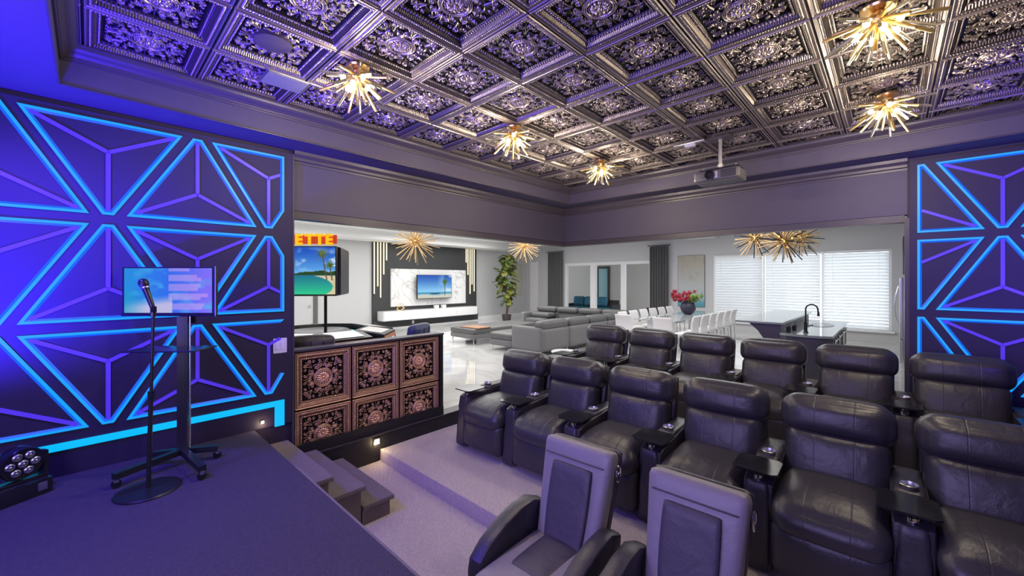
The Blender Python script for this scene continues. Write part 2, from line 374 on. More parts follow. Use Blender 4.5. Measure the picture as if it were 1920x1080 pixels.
# ornamental tile: a relief as real geometry
PT = .5775
def spiral(cx, cy, r, a0, turns, hand, n=26):
    return [(cx+r*(1-.8*t)*math.cos(a0+hand*2*PI*turns*t), cy+r*(1-.8*t)*math.sin(a0+hand*2*PI*turns*t)) for t in np.linspace(0, 1, n)]
def tile_height(N=250):
    g = np.linspace(0, 1, N+1); Xg, Yg = np.meshgrid(g, g, indexing='ij')
    e = np.minimum(np.minimum(Xg, 1-Xg), np.minimum(Yg, 1-Yg))
    along = np.where(np.minimum(Xg, 1-Xg) < np.minimum(Yg, 1-Yg), Yg, Xg)
    h = np.interp(e, [0, .006, .010, .016, .024, .030, .040, .043, .067, .069, .077, .082, .108, .112, .132, .136, .146, .150, .5],
                  [-.012, -.012, 0, .004, 0, -.003, -.003, -.008, -.008, -.003, -.003, -.010, -.036, -.030, -.030, -.046, -.046, -.048, -.048])
    bead = np.clip(np.abs(np.sin(along*PI*38)), 0, 1)**.6*np.clip(1-((e-.055)/.011)**2, 0, 1)**.5
    h += .010*bead*(e < .07)
    dent = np.clip(np.sin(along*2*PI*30)*2+.8, 0, 1)*np.clip(1-((e-.122)/.010)**4, 0, 1)
    h += .008*dent
    inner = e > .150
    x = Xg-.5; y = Yg-.5; r = np.hypot(x, y); th = np.arctan2(y, x)
    o = np.zeros_like(h)
    # rosette
    o = np.maximum(o, .030*np.clip(1-(r/.028)**2, 0, 1)**.5)
    pet = np.clip(np.abs(np.cos(th*6)), 0, 1)**.5*np.clip(1-((r-.062)/.034)**2, 0, 1)**.5
    o = np.maximum(o, .024*pet)
    pet2 = np.clip(np.abs(np.cos(th*8+.4)), 0, 1)**.7*np.clip(1-((r-.105)/.014)**2, 0, 1)**.5
    o = np.maximum(o, .014*pet2)
    o = np.maximum(o, .018*np.clip(1-((r-.130)/.007)**2, 0, 1)**.5)
    o = np.maximum(o, .016*np.clip(1-((r-.148)/.008)**2, 0, 1)**.5*np.clip(np.abs(np.cos(th*22)), 0, 1)**.5)
    o = np.maximum(o, .014*np.clip(1-((r-.164)/.006)**2, 0, 1)**.5)
    curves = []
    for k in range(16):
        a = 2*PI*k/16+PI/16; hd = 1 if k % 2 else -1
        ext = .225 if k % 2 else .232
        cx, cy = ext*math.cos(a), ext*math.sin(a)
        curves.append((spiral(cx, cy, .034, a+PI, 1.5, hd), .0046, .015))
        curves.append(([(.168*math.cos(a-.1*hd), .168*math.sin(a-.1*hd)), (.20*math.cos(a-.17*hd), .20*math.sin(a-.17*hd)), (.262*math.cos(a-.19*hd), .262*math.sin(a-.19*hd))], .0042, .014))
        curves.append(([(.262*math.cos(a-.19*hd), .262*math.sin(a-.19*hd)), (.285*math.cos(a-.08*hd), .285*math.sin(a-.08*hd)), (.29*math.cos(a+.06*hd), .29*math.sin(a+.06*hd))], .0042, .013))
    for sx in (-1, 1):
        for sy in (-1, 1):
            d0 = math.atan2(sy, sx)
            for hd in (-1, 1):
                curves.append((spiral(.272*sx+.035*hd*-sy, .272*sy+.035*hd*sx, .036, d0+PI+hd*.9, 1.4, hd), .0046, .015))
            for q in (-.8, 0, .8):
                aa = d0+q*.9
                curves.append(([(.195*sx, .195*sy), (.215*sx+.05*math.cos(aa), .215*sy+.05*math.sin(aa)), (.22*sx+.12*math.cos(aa), .22*sy+.12*math.sin(aa))], .0042, .012))
            curves.append((spiral(.312*sx, .165*sy, .026, 0 if sx < 0 else PI, 1.3, -sx*sy), .0042, .013))
            curves.append((spiral(.165*sx, .312*sy, .026, PI/2 if sy < 0 else -PI/2, 1.3, sx*sy), .0042, .013))
            curves.append((spiral(.318*sx, .07*sy, .024, 0 if sx < 0 else PI, 1.3, sx*sy), .0042, .012))
            curves.append((spiral(.07*sx, .318*sy, .024, PI/2 if sy < 0 else -PI/2, 1.3, -sx*sy), .0042, .012))
    for k in range(4):
        a = PI/2*k
        for q in (-.9, 0, .9):
            curves.append(([(.20*math.cos(a), .20*math.sin(a)), (.24*math.cos(a)+.03*math.cos(a+q), .24*math.sin(a)+.03*math.sin(a+q)), (.27*math.cos(a)+.065*math.cos(a+q*.8), .27*math.sin(a)+.065*math.sin(a+q*.8))], .0042, .012))
    for pts, w, ht in curves:
        P = [np.array(p) for p in pts]
        d = np.full(x.shape, 9.)
        for a, b in zip(P[:-1], P[1:]):
            ab = b-a; L = max(ab@ab, 1e-9)
            t = np.clip(((x-a[0])*ab[0]+(y-a[1])*ab[1])/L, 0, 1)
            d = np.minimum(d, np.hypot(x-a[0]-t*ab[0], y-a[1]-t*ab[1]))
        o = np.maximum(o, ht*np.sqrt(np.clip(1-(d/w)**2, 0, 1)))
    h = h+o*inner
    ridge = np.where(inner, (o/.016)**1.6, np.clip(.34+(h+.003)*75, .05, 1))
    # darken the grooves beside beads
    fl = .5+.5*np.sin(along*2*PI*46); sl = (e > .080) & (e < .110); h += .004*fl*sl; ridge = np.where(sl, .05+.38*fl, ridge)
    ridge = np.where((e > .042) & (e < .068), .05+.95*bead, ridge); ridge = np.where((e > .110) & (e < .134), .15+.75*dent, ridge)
    return Xg, Yg, h, np.clip(ridge, 0, 1)
TX, TY, TH, TR = tile_height()
def tile_mesh(name, m, size, i0=0, i1=None, j0=0, j1=None, zs=1.0):
    i1 = TX.shape[0]-1 if i1 is None else i1; j1 = TX.shape[1]-1 if j1 is None else j1
    s = (slice(i0, i1+1), slice(j0, j1+1))
    X, Y, Z, R = TX[s], TY[s], TH[s]*zs, TR[s]
    nx, ny = X.shape
    co = np.stack([(X-.5)*size, (Y-.5)*size, Z*size/.5775], -1).reshape(-1, 3)
    idx = np.arange(nx*ny).reshape(nx, ny)
    f = np.stack([idx[:-1, :-1], idx[1:, :-1], idx[1:, 1:], idx[:-1, 1:]], -1).reshape(-1, 4)
    me = bpy.data.meshes.new(name)
    me.vertices.add(len(co)); me.vertices.foreach_set('co', co.ravel())
    me.loops.add(f.size); me.loops.foreach_set('vertex_index', f.ravel())
    me.polygons.add(len(f)); me.polygons.foreach_set('loop_start', np.arange(0, f.size, 4)); me.polygons.foreach_set('loop_total', np.full(len(f), 4))
    me.update(); me.polygons.foreach_set('use_smooth', [True]*len(f))
    at = me.attributes.new('ridge', 'FLOAT', 'POINT'); at.data.foreach_set('value', R.ravel())
    me.materials.append(M[m]); me.validate(); return me
gx = [-.025+PT*(k) for k in range(-1, 11)]
gy = [2.068-PT*6+PT*k for k in range(0, 10)]
cache = {}
Nn = TX.shape[0]-1
for x in gx:
    for y in gy:
        # tile spans x..x+PT, y..y+PT ; clip to the tray
        a0 = max(0, (T0x-x)/PT); a1 = min(1, (T1x-x)/PT); b0 = max(0, (T0y-y)/PT); b1 = min(1, (T1y-y)/PT)
        if a1-a0 < .06 or b1-b0 < .06: continue
        i0, i1 = int(a0*Nn), int(math.ceil(a1*Nn))
        # the tile is turned over about x, so its local y runs the other way
        j0, j1 = int((1-b1)*Nn), int(math.ceil((1-b0)*Nn))
        k = (i0, i1, j0, j1)
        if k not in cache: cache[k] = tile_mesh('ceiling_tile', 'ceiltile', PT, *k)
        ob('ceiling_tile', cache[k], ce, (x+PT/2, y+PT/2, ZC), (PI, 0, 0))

# ------------------------------------------------------------------ floors
ZL, ZP = -.31, -.178
fl = struct('floor'); bx('carpet', 'carpet', fl, 1.03, 2.26, YR, YW, ZL-.1, ZL)
rp = struct('riser_platform'); MB().bbox(2.26, 4.62, YR, YW-.012, ZL-.1, ZP, .012).build('carpet', 'carpet', rp, smooth=True, ang=50)
rp2 = struct('rear_platform'); MB().bbox(4.60, XB+.02, YR, YW-.012, ZL-.1, -.002, .012).build('carpet', 'carpet', rp2, smooth=True, ang=50)
st = struct('stage_platform'); bx('carpet', 'stagecarpet', st, XF, 1.03, YR, YW, ZL-.1, .368)
bx('edge_trim', 'stepcarpet', st, 1.028, 1.045, YR, 3.16, ZL, .366)
sp = struct('stage_steps')
for k in range(3):
    z = .368-.1695*(k+1); x0 = 1.03+.262*k
    mb = MB(); mb.box(x0, x0+.25, 3.17, YW-.001, ZL, z-.03); mb.bbox(x0-.0, x0+.285, 3.15, YW-.001, z-.045, z, .01)
    mb.build('step', 'stepcarpet', sp, smooth=True, ang=45)
# living-room floor and shell
lf = struct('floor_living')
lfm = MB(); lfm.box(-2, 15, YW+.15, 13.2, -.1, 0); lfm.box(XB+.15, 15, -1.2, YW+.15, -.1, 0); lfm.build('tiles', 'gloss', lf)
lc = struct('ceiling_living')
m_ = MB(); m_.box(-2, 15.2, YW+.15, 13.4, 3.36, 3.45); m_.box(XB+.15, 15.2, -1.4, YW+.15, 3.36, 3.45); m_.build('ceiling_board', 'ceilwhite', lc)
m_ = MB(); m_.box(-2, 15, 12.3, 13.2, 3.08, 3.36); m_.box(-2, 15, YW+.15, 5.3, 3.2, 3.36); m_.build('bulkhead', 'ceilwhite', lc)
wt = struct('wall_television'); m_ = MB(); m_.box(-2.2, 15.2, 13.2, 13.4, 0, 3.36); m_.build('panel', 'greywall', wt)
bx('baseboard', 'frame', wt, 11.7, 14.9, 13.17, 13.2, 0, .14); bx('baseboard', 'frame', wt, 5.1, 6.78, 13.17, 13.2, 0, .14)
bx('feature_panel', 'tvwall', wt, 6.81, 11.62, 13.12, 13.2, .0, 3.075)
bx('marble_panel', 'marble', wt, 7.48, 10.96, 13.06, 13.12, .77, 2.15)
bx('plinth', 'whitebase', wt, 6.81, 11.62, 12.95, 13.12, 0, .04)
bx('base_panel', 'tvwall', wt, 6.82, 11.6, 13.0, 13.12, .04, .3)
ww = struct('wall_left_living'); bx('panel', 'greywall', ww, -2.2, -2, YW+.15, 13.2, 0, 3.36)
wk = struct('wall_kitchen'); bx('panel', 'greywall', wk, XB+.15, 15.2, -1.4, -1.2, 0, 3.36)
# far wall x = 15 with openings
wx = struct('wall_far'); m_ = MB()
for (a, b, c, d) in ((-1.2, -.02, 0, 3.36), (-.02, 4.5, 0, .32), (-.02, 4.5, 2.58, 3.36), (4.5, 6.73, 0, 3.36), (6.73, 10.82, 2.5, 3.36), (10.82, 12.5, 0, 3.36), (12.5, 12.95, 2.62, 3.36), (12.95, 13.2, 0, 3.36)):
    m_.box(15, 15.2, a, b, c, d)
m_.build('panel', 'farwall', wx)
bx('baseboard', 'frame', wx, 14.97, 15, 4.5, 6.7, 0, .14)
# window with blinds
w1 = struct('window_1')
m_ = MB(); m_.box(15.02, 15.12, -.02, 4.5, .32, .38); m_.box(15.02, 15.12, -.02, 4.5, 2.52, 2.58)
for y in (-.02, 1.44, 2.95, 4.44): m_.box(15.02, 15.12, y, y+.06, .38, 2.52)
m_.build('window_frame', 'frame', w1); bx('window_sill', 'frame', w1, 14.9, 15.05, -.08, 4.56, .28, .33, .008)
for y0 in (.04, 1.50, 3.01): bx('pane', 'pane', w1, 15.06, 15.065, y0, y0+1.42, .38, 2.52)
m_ = MB(); a = math.radians(62); m_.cushion((0, 0, 0), (.098, 1.40, .004), .002, n=2, mtx=Matrix.Rotation(a, 4, 'Y'))
slat = m_.mesh('blind_slat', 'slat')
for bi, (y0, nm) in enumerate(((.74, 'right'), (2.225, 'middle'), (3.72, 'left'))):
    bl = thing('window_blind', f'white horizontal blind, {nm} of the three over the wide far window', 'blind', (14.95, y0, 2.56), 0, 'blinds on the wide window')
    bx('head_rail', 'frame', bl, -.03, .03, -.71, .71, -.05, .0, .006)
    for k in range(24): ob('blind_slat', slat, bl, (0, 0, -.10-k*.0885))
    bx('bottom_rail', 'frame', bl, -.025, .025, -.70, .70, -2.21, -2.185, .005)
    m_ = MB()
    for yy in (-.5, .5): m_.tube([(-.035, yy, -.05), (-.035, yy, -2.19)], .0025, 5)
    m_.build('ladder_cord', 'frame', bl)
# sliding glass doors
d1 = struct('door_1')
m_ = MB(); m_.box(14.98, 15.1, 6.73, 10.82, 2.38, 2.5); m_.box(14.98, 15.1, 6.73, 10.82, 0, .08)
for y, w in ((6.73, .1), (7.85, .19), (9.22, .27), (10.72, .1)): m_.box(14.98, 15.1, y, y+w, .08, 2.38)
m_.build('door_frame', 'frame', d1)
for a, b in ((6.83, 7.85), (8.04, 9.22), (9.49, 10.72)): bx('pane', 'pane', d1, 15.03, 15.035, a, b, .08, 2.38)
d2 = struct('door_2'); bx('door_leaf', 'frame', d2, 15.0, 15.06, 12.5, 12.95, 0, 2.62); bx('architrave', 'whitegloss', d2, 14.97, 15, 12.44, 12.52, 0, 2.66)
d3 = struct('door_3')
bx('door_leaf', 'greywall', d3, 3.9, 4.85, 13.16, 13.2, 0, 2.1, .01)
m_ = MB(); m_.lathe([(.0, 0), (.03, .01), (.035, .03), (.03, .05), (0, .055)], (4.73, 13.16, .92), 12, Matrix.Rotation(PI/2, 4, 'X')); m_.build('door_knob', 'steel', d3, smooth=True)
m_ = MB(); m_.box(3.82, 3.9, 13.15, 13.2, 0, 2.18); m_.box(4.85, 4.97, 13.13, 13.2, 0, 2.18); m_.box(3.82, 4.97, 13.15, 13.2, 2.1, 2.18); m_.build('architrave', 'curtain', d3)
# patio beyond the glass doors
pf = struct('patio_floor'); bx('paving', 'patio', pf, 15.2, 20, 3, 15, -.12, -.02)
pw = struct('patio_wall'); bx('plaster', 'patio', pw, 19, 19.2, 3, 15, -.02, 3.6); bx('plaster', 'patio', pw, 15.2, 19, 14.9, 15, -.02, 3.6)
pr_ = struct('patio_sky_blocker'); bx('blocker_board', 'patio', pr_, 15.2, 19.2, 5.5, 15, 3.4, 3.5)  # unseen cover added overhead to block the sky and dim the patio
pdr = thing('patio_door', 'dark framed narrow glass door in the patio wall', 'door', (18.98, 11.2, 0))
m_ = MB(); m_.box(-.05, 0, -.38, -.27, 0, 2.47); m_.box(-.05, 0, .27, .38, 0, 2.47); m_.box(-.05, 0, -.27, .27, 2.35, 2.47); m_.build('door_frame', 'blackmetal', pdr)
bx('pane', 'tealpaint', pdr, -.03, -.01, -.27, .27, 0, 2.35)

# ------------------------------------------------------------------ LED triangle feature
def inset(poly, w):
    n = len(poly); out = []
    ar = sum(poly[i][0]*poly[(i+1) % n][1]-poly[(i+1) % n][0]*poly[i][1] for i in range(n))
    sg = 1 if ar > 0 else -1
    for i in range(n):
        p0, p1, p2 = [np.array(poly[(i+k) % n]) for k in (-1, 0, 1)]
        d1 = (p1-p0)/np.linalg.norm(p1-p0); d2 = (p2-p1)/np.linalg.norm(p2-p1)
        n1 = sg*np.array((-d1[1], d1[0])); n2 = sg*np.array((-d2[1], d2[0]))
        b = n1+n2; b = b/np.linalg.norm(b); out.append(tuple(p1+b*w/max(.3, b@n1)))
    return out
def clip_poly(poly, umin, umax):
    for lim, s in ((umin, 1), (umax, -1)):
        if lim is None: continue
        out = []
        for i in range(len(poly)):
            a, b = poly[i], poly[(i+1) % len(poly)]
            ia, ib = s*(a[0]-lim) >= -1e-9, s*(b[0]-lim) >= -1e-9
            if ia: out.append(a)
            if ia != ib:
                t = (lim-a[0])/(b[0]-a[0]); out.append((lim, a[1]+t*(b[1]-a[1])))
        poly = out
    return poly
def tri_light(parent, fmap, uc, z0, z1, up, umin=None, umax=None, half=.423, ws=.032, wy=.026, skip_side=False):
    fl_ = .030
    if up: poly = [(uc-half, z0), (uc+half, z0), (uc+fl_, z1), (uc-fl_, z1)]; zc = z0+(z1-z0)/3
    else: poly = [(uc-half, z1), (uc-fl_, z0), (uc+fl_, z0), (uc+half, z1)]; zc = z1-(z1-z0)/3
    full = inset(poly, ws)
    poly = clip_poly(poly, umin, umax)
    if len(poly) < 3: return
    ins = inset(poly, ws); n = len(poly)
    ctr = (uc, zc); T = .012
    def prism(pts, name, m, t):
        mb = MB(); k = len(pts)
        vs = [fmap(p[0], p[1], 0) for p in pts]+[fmap(p[0], p[1], t) for p in pts]
        mb.add(vs, [tuple(range(k)), tuple(range(2*k-1, k-1, -1))]+[(i, k+i, k+(i+1) % k, (i+1) % k) for i in range(k)])
        return mb.build(name, m, parent)
    for i in range(n):
        a, b, c, d = poly[i], poly[(i+1) % n], ins[(i+1) % n], ins[i]
        if abs(a[0]-b[0])+abs(a[1]-b[1]) < .09: 
            pass
        if skip_side and umax is not None and abs(a[0]-umax)+abs(b[0]-umax) < 1e-4: continue
        # channel: bright outer tape, deeper blue inner slope
        L2 = lambda p, q, k: (p[0]+(q[0]-p[0])*k, p[1]+(q[1]-p[1])*k)
        e0, e1 = L2(a, d, .55), L2(b, c, .55)
        mb = MB(); vs = [fmap(*a, 0), fmap(*b, 0), fmap(*a, T), fmap(*b, T), fmap(*e0, T), fmap(*e1, T), fmap(*d, .002), fmap(*c, .002)]
        mb.add(vs, [(0, 1, 3, 2), (2, 3, 5, 4), (4, 5, 7, 6), (0, 6, 7, 1), (0, 2, 4, 6), (1, 7, 5, 3)])
        o_ = mb.build('led_strip', 'cyan', parent); o_.data.materials.append(M['deepblue']); o_.data.polygons[2].material_index = 1
    # the three spokes of the Y
    tips = [full[0], full[1], ((full[2][0]+full[3][0])/2, full[2][1])] if up else [full[0], full[3], ((full[1][0]+full[2][0])/2, full[1][1])]
    lo = min(p[0] for p in ins); hi = max(p[0] for p in ins)
    for tp in tips:
        a = np.array(ctr); b = np.array(tp)
        if umin is not None or umax is not None:
            for lim, s in ((lo, 1), (hi, -1)):
                if s*(b[0]-lim) < 0 and s*(a[0]-lim) > 0:
                    t = (lim-a[0])/(b[0]-a[0]); b = a+(b-a)*t
                if s*(a[0]-lim) < 0 and s*(b[0]-lim) > 0:
                    t = (lim-b[0])/(a[0]-b[0]); a = b+(a-b)*t
            if a[0] < lo-1e-3 or a[0] > hi+1e-3: continue
        d = b-a; L = np.linalg.norm(d)
        if L < .03: continue
        d /= L; nn = np.array((-d[1], d[0]))*wy/2
        prism([tuple(a-nn), tuple(b-nn), tuple(b+nn), tuple(a+nn)], 'led_bar', 'violetled', T*.8)
rows = [('top', .481+1.72, 1.1655+1.72), ('middle', 1.72-.290, 1.72+.4095), ('bottom', 1.72-1.0445, 1.72-.365)]
ordw = ['nearest the opening', 'second from the opening', 'third from the opening', 'fourth from the opening', 'fifth from the opening']
LW = YW-.035
ccol = [1.139, .619, .0995, -.420, -.94]
for ri, (rn, z0, z1) in enumerate(rows):
    for ci, uc in enumerate(ccol):
        up = (ci % 2 == 1) if ri % 2 == 0 else (ci % 2 == 0)
        umax = 1.268 if ci == 0 else None
        t = thing('triangle_light', f'blue LED triangle pointing {"up" if up else "down"} on the left wall, {rn} row, {ordw[ci]}', 'wall light', (uc, LW, z0), 0, 'LED triangles on the left wall')
        tri_light(t, lambda u, z, q, uc=uc, z0=z0: (u-uc, -q, z-z0), uc, z0, z1, up, None, umax, skip_side=(ri == 2))
RX = XB-.035
rcol = [.215, .745, 1.27]
for ri, (rn, z0, z1) in enumerate(rows):
    for ci, uc in enumerate(rcol):
        up = (ci % 2 == 0) if ri % 2 == 0 else (ci % 2 == 1)
        umin = .195 if ci == 0 else None
        t = thing('triangle_light', f'blue LED triangle pointing {"up" if up else "down"} on the right wall, {rn} row, {ordw[ci]}', 'wall light', (RX, -uc, z0), 0, 'LED triangles on the back right wall')
        tri_light(t, lambda u, z, q, uc=uc, z0=z0: (-q, -(u-uc), z-z0), uc, z0, z1, up, umin, YR*-1-.01 if ci == 2 else None)
t = thing('light_band', 'wide cyan LED band along the foot of the left wall', 'wall light', (0, LW, 0))
MB().box(XF, 1.27, -.012, 0, 1.72-1.172, 1.72-1.122).build('led_strip', 'cyanbright', t)
MB().box(1.19, 1.27, -.012, 0, 1.72-1.36, 1.72-1.172).build('led_strip', 'cyanbright', t)

# light switch
t = thing('light_switch', 'pale two gang switch plate on the left wall edge', 'light switch', (1.235, LW, 1.11))
MB().bbox(-.058, .058, -.008, 0, -.07, .07, .004).build('plate', 'switch', t, smooth=True, ang=40)
for x in (-.024, .024): MB().bbox(x-.017, x+.017, -.013, -.007, -.035, .035, .002).build('rocker', 'switch', t)
# step lights
for (nm, lab, x, y, z, rz) in (('step_light', 'small square warm step light in the black apron below the half wall', 2.22, YW-.012, -.085, 0),
                               ('step_light', 'tiny warm light at the foot of the left wall beside the stage corner', 1.09, YW-.035, .43, 0)):
    t = thing(nm, lab, 'step light', (x, y, z)); s = .045 if z < 0 else .018
    MB().bbox(-s, s, -.008, 0, -s, s, .003).build('bezel', 'blackmetal', t); MB().box(-s*.6, s*.6, -.011, -.007, -s*.6, s*.6).build('lens', 'warmspot', t)
    point('step_lamp', (x, y-.05, z-.03), 1.2 if z < 0 else .7, (1, .75, .4), .02)

# ------------------------------------------------------------------ half wall with copper tiles
hw = thing('half_wall', 'dark half wall faced with embossed copper tiles beside the steps', 'half wall', (XL, YW, 0))
L = 3.145-XL
bx('core', 'black', hw, 0, L, .048, .14, 0, 1.02)
bx('cap', 'trimdark', hw, 0, L+.01, -.01, .15, 1.02, 1.045, .004)
bx('end_post', 'black', hw, L-.05, L, -.004, .14, 0, 1.02)
bx('skirting', 'black', hw, 0, L, -.012, .03, 0, .105)
PW = .575
wtm = tile_mesh('copper_tile', 'walltile', .565, zs=.55)
cut = int(.41*Nn)
wtl = tile_mesh('copper_tile', 'walltile', .565, j0=cut, zs=.55)
for c in range(3):
    for r in range(2):
        ob('copper_tile', wtm if r == 0 else wtl, hw, (.012+PW*(c+.5), .012, 1.015-PW*(r+.5)), (PI/2, 0, 0))

# ------------------------------------------------------------------ sputnik lights
def rods(center_dirs, r0, L0, rr, n=8):
    pass
def flush_sputnik(loc, label):
    t = thing('burst_ceiling_light', label, 'ceiling light', loc, random.random()*6, 'burst lights on the tiled ceiling')
    MB().lathe([(.002, 0), (.075, 0), (.08, -.010), (.075, -.022), (.002, -.026)], n=24).build('canopy', 'gold', t, smooth=True, ang=40)
    MB().lathe([(.002, -.02), (.03, -.03), (.045, -.06), (.045, -.085), (.03, -.11), (.002, -.12)], n=16).build('hub', 'gold', t, smooth=True)
    k = 0; N = 34; c = Vector((0, 0, -.07))
    for i in range(N):
        z = -(i+.5)/N*.96-.02; a = i*2.39996
        d = Vector((math.sqrt(1-z*z)*math.cos(a), math.sqrt(1-z*z)*math.sin(a), z))
        ln = random.uniform(.20, .285)
        p0, p1 = c+d*.04, c+d*ln
        MB().tube([p0, p1-d*.006, p1], [.0095, .0095, .006], 8).build('glass_rod', 'glass' if i % 2 else 'goldrod', t, smooth=True, ang=50)
    for i in range(8):
        a = i*PI/4+.3; z = -.42 if i % 2 else -.75
        d = Vector((math.sqrt(1-z*z)*math.cos(a), math.sqrt(1-z*z)*math.sin(a), z)); q = c+d*.11
        mb = MB(); mb.lathe([(.002, -.022), (.014, -.016), (.018, 0), (.014, .016), (.002, .022)], q, 10); mb.build('bulb', 'bulb', t, smooth=True)
    point('burst_lamp', (loc[0], loc[1], loc[2]-.34), 46, (1, .86, .64), .06)
    return t
for (x, y, lab) in ((1.30, 2.72, 'lit brass and glass burst light above the stage steps'),
                    (2.86, 2.68, 'lit brass and glass burst light, middle of the left hand three on the ceiling'),
                    (4.41, 2.64, 'smallest looking lit burst light near the far ceiling corner'),
                    (2.98, .05, 'largest lit burst light, upper right on the tiled ceiling'),
                    (4.44, .02, 'lit burst light by the right back crown moulding')):
    flush_sputnik((x, y, ZC-.005), lab)
def hang_sputnik(loc, R, label, dark=False, seed=1):
    rnd = random.Random(seed)
    t = thing('sputnik_chandelier', label, 'chandelier', loc, 0, 'chandeliers in the bright room beyond')
    MB().lathe([(.002, -.07), (.05, -.05), (.07, 0), (.05, .05), (.002, .07)], n=14).build('hub', 'gold', t, smooth=True)
    MB().tube([(0, 0, .05), (0, 0, 3.355-loc[2])], .012, 8).build('stem', 'gold', t)
    MB().lathe([(.002, 3.33-loc[2]), (.08, 3.335-loc[2]), (.08, 3.36-loc[2]), (.002, 3.36-loc[2])], n=16).build('canopy', 'gold', t)
    N = 64
    for i in range(N):
        z = 1-2*(i+.5)/N; a = i*2.39996+rnd.uniform(-.1, .1)
        d = Vector((math.sqrt(1-z*z)*math.cos(a), math.sqrt(1-z*z)*math.sin(a), z)); ln = R*rnd.uniform(.78, 1)
        MB().tube([d*.06, d*ln], [.009, .009], 6).build('rod', 'paleGold' if (not dark or i % 3) else 'blackmetal', t)
    for i in range(8):
        a = i*2.39996; z = 1-2*(i+.5)/8; d = Vector((math.sqrt(1-z*z)*math.cos(a), math.sqrt(1-z*z)*math.sin(a), z))*.13
        MB().lathe([(.002, -.02), (.016, 0), (.002, .02)], d, 8).build('bulb', mat_bulb, t, smooth=True)
mat_bulb = mat('chandelier_bulb', (1, .7, .3), .4, emit=(1, .5, .12), es=2.2)
hang_sputnik((5.32, 8.18, 2.64), .60, 'gold sputnik chandelier hanging in front of the dark television wall', seed=2)
hang_sputnik((9.7, 8.64, 2.84), .62, 'pale gold sputnik chandelier hanging above the tall fig tree', seed=3)
hang_sputnik((10.3, 2.22, 2.68), .52, 'leftmost of the three sputnik chandeliers before the blinds', True, 4)
hang_sputnik((8.95, 1.45, 2.46), .46, 'middle, lowest of the three sputnik chandeliers before the blinds', True, 5)
hang_sputnik((11.6, 1.56, 2.74), .54, 'rightmost of the three sputnik chandeliers before the blinds', True, 6)

# ------------------------------------------------------------------ things on the tiled ceiling
t = thing('ceiling_speaker', 'round dark speaker set in the ceiling tiles above the stage', 'speaker', (.82, 2.90, ZC+.045))
MB().lathe([(.002, -.03), (.095, -.03), (.108, -.026), (.112, .01), (.002, .01)], n=32).build('grille', 'trimdark', t, smooth=True, ang=40)
t = thing('ceiling_vent', 'square perforated metal grille on the ceiling between speaker and burst light', 'vent', (1.02, 3.33, ZC-.002))
MB().bbox(-.15, .15, -.12, .12, -.012, 0, .004).build('frame', 'steel', t)
MB().box(-.135, .135, -.105, .105, -.016, -.011).build('grille', 'grill', t)
t = thing('ceiling_dome', 'white dome beside the largest burst light', 'ceiling device', (2.72, .03, ZC-.005))
MB().lathe([(.11, 0), (.115, -.012), (.09, -.04), (.05, -.055), (.002, -.06)], n=24).build('cover', 'paleGold', t, smooth=True)
# projector
t = thing('projector', 'grey projector hanging on a pole from the tiled ceiling', 'projector', (4.58, 1.31, 2.76), math.radians(0))
MB().cushion((0, 0, .05), (.30, .44, .12), .025, n=8).build('housing', 'projbody', t, smooth=True)
MB().lathe([(.002, 0), (.045, 0), (.05, .02), (.046, .05), (.034, .055), (.03, .03), (.002, .03)], (-.14, .05, .05), 20, Matrix.Rotation(-PI/2, 4, 'Y')).build('lens', 'plastic', t, smooth=True, ang=40)
MB().bbox(-.156, -.146, -.02, .03, .015, .085, .003).build('front_panel', 'switch', t)
m_ = MB()
for k in range(6): m_.box(-.154, -.148, -.19, -.05, .015+k*.013, .021+k*.013)
m_.build('vent_fins', 'blackmetal', t)
MB().bbox(-.11, .11, -.20, .17, .115, .13, .004).build('mount_plate', 'blackmetal', t)
m_ = MB()
for y in (-.17, .14): m_.tube([(-.06, y, .10), (-.06, y, .15)], .008, 6)
m_.tube([(-.02, -.01, .125), (-.02, -.01, .18)], .03, 10); m_.build('mount_joint', 'steel', t)
MB().tube([(-.02, -.01, .17), (-.02, -.01, ZC-2.76)], .018, 12).build('pole', 'steel', t)
MB().bbox(-.10, .06, -.12, .12, ZC-2.76-.03, ZC-2.76-.01, .004).build('ceiling_plate', 'trimdark', t)
t = thing('ceiling_sensor', 'small bar with a pale box on the ceiling beside the projector pole', 'ceiling device', (4.45, 1.52, ZC-.02))
MB().bbox(-.02, .02, -.10, .22, -.02, 0, .004).build('bar', 'steel', t); MB().bbox(-.03, .03, .0, .10, -.05, -.02, .006).build('box', 'switch', t)

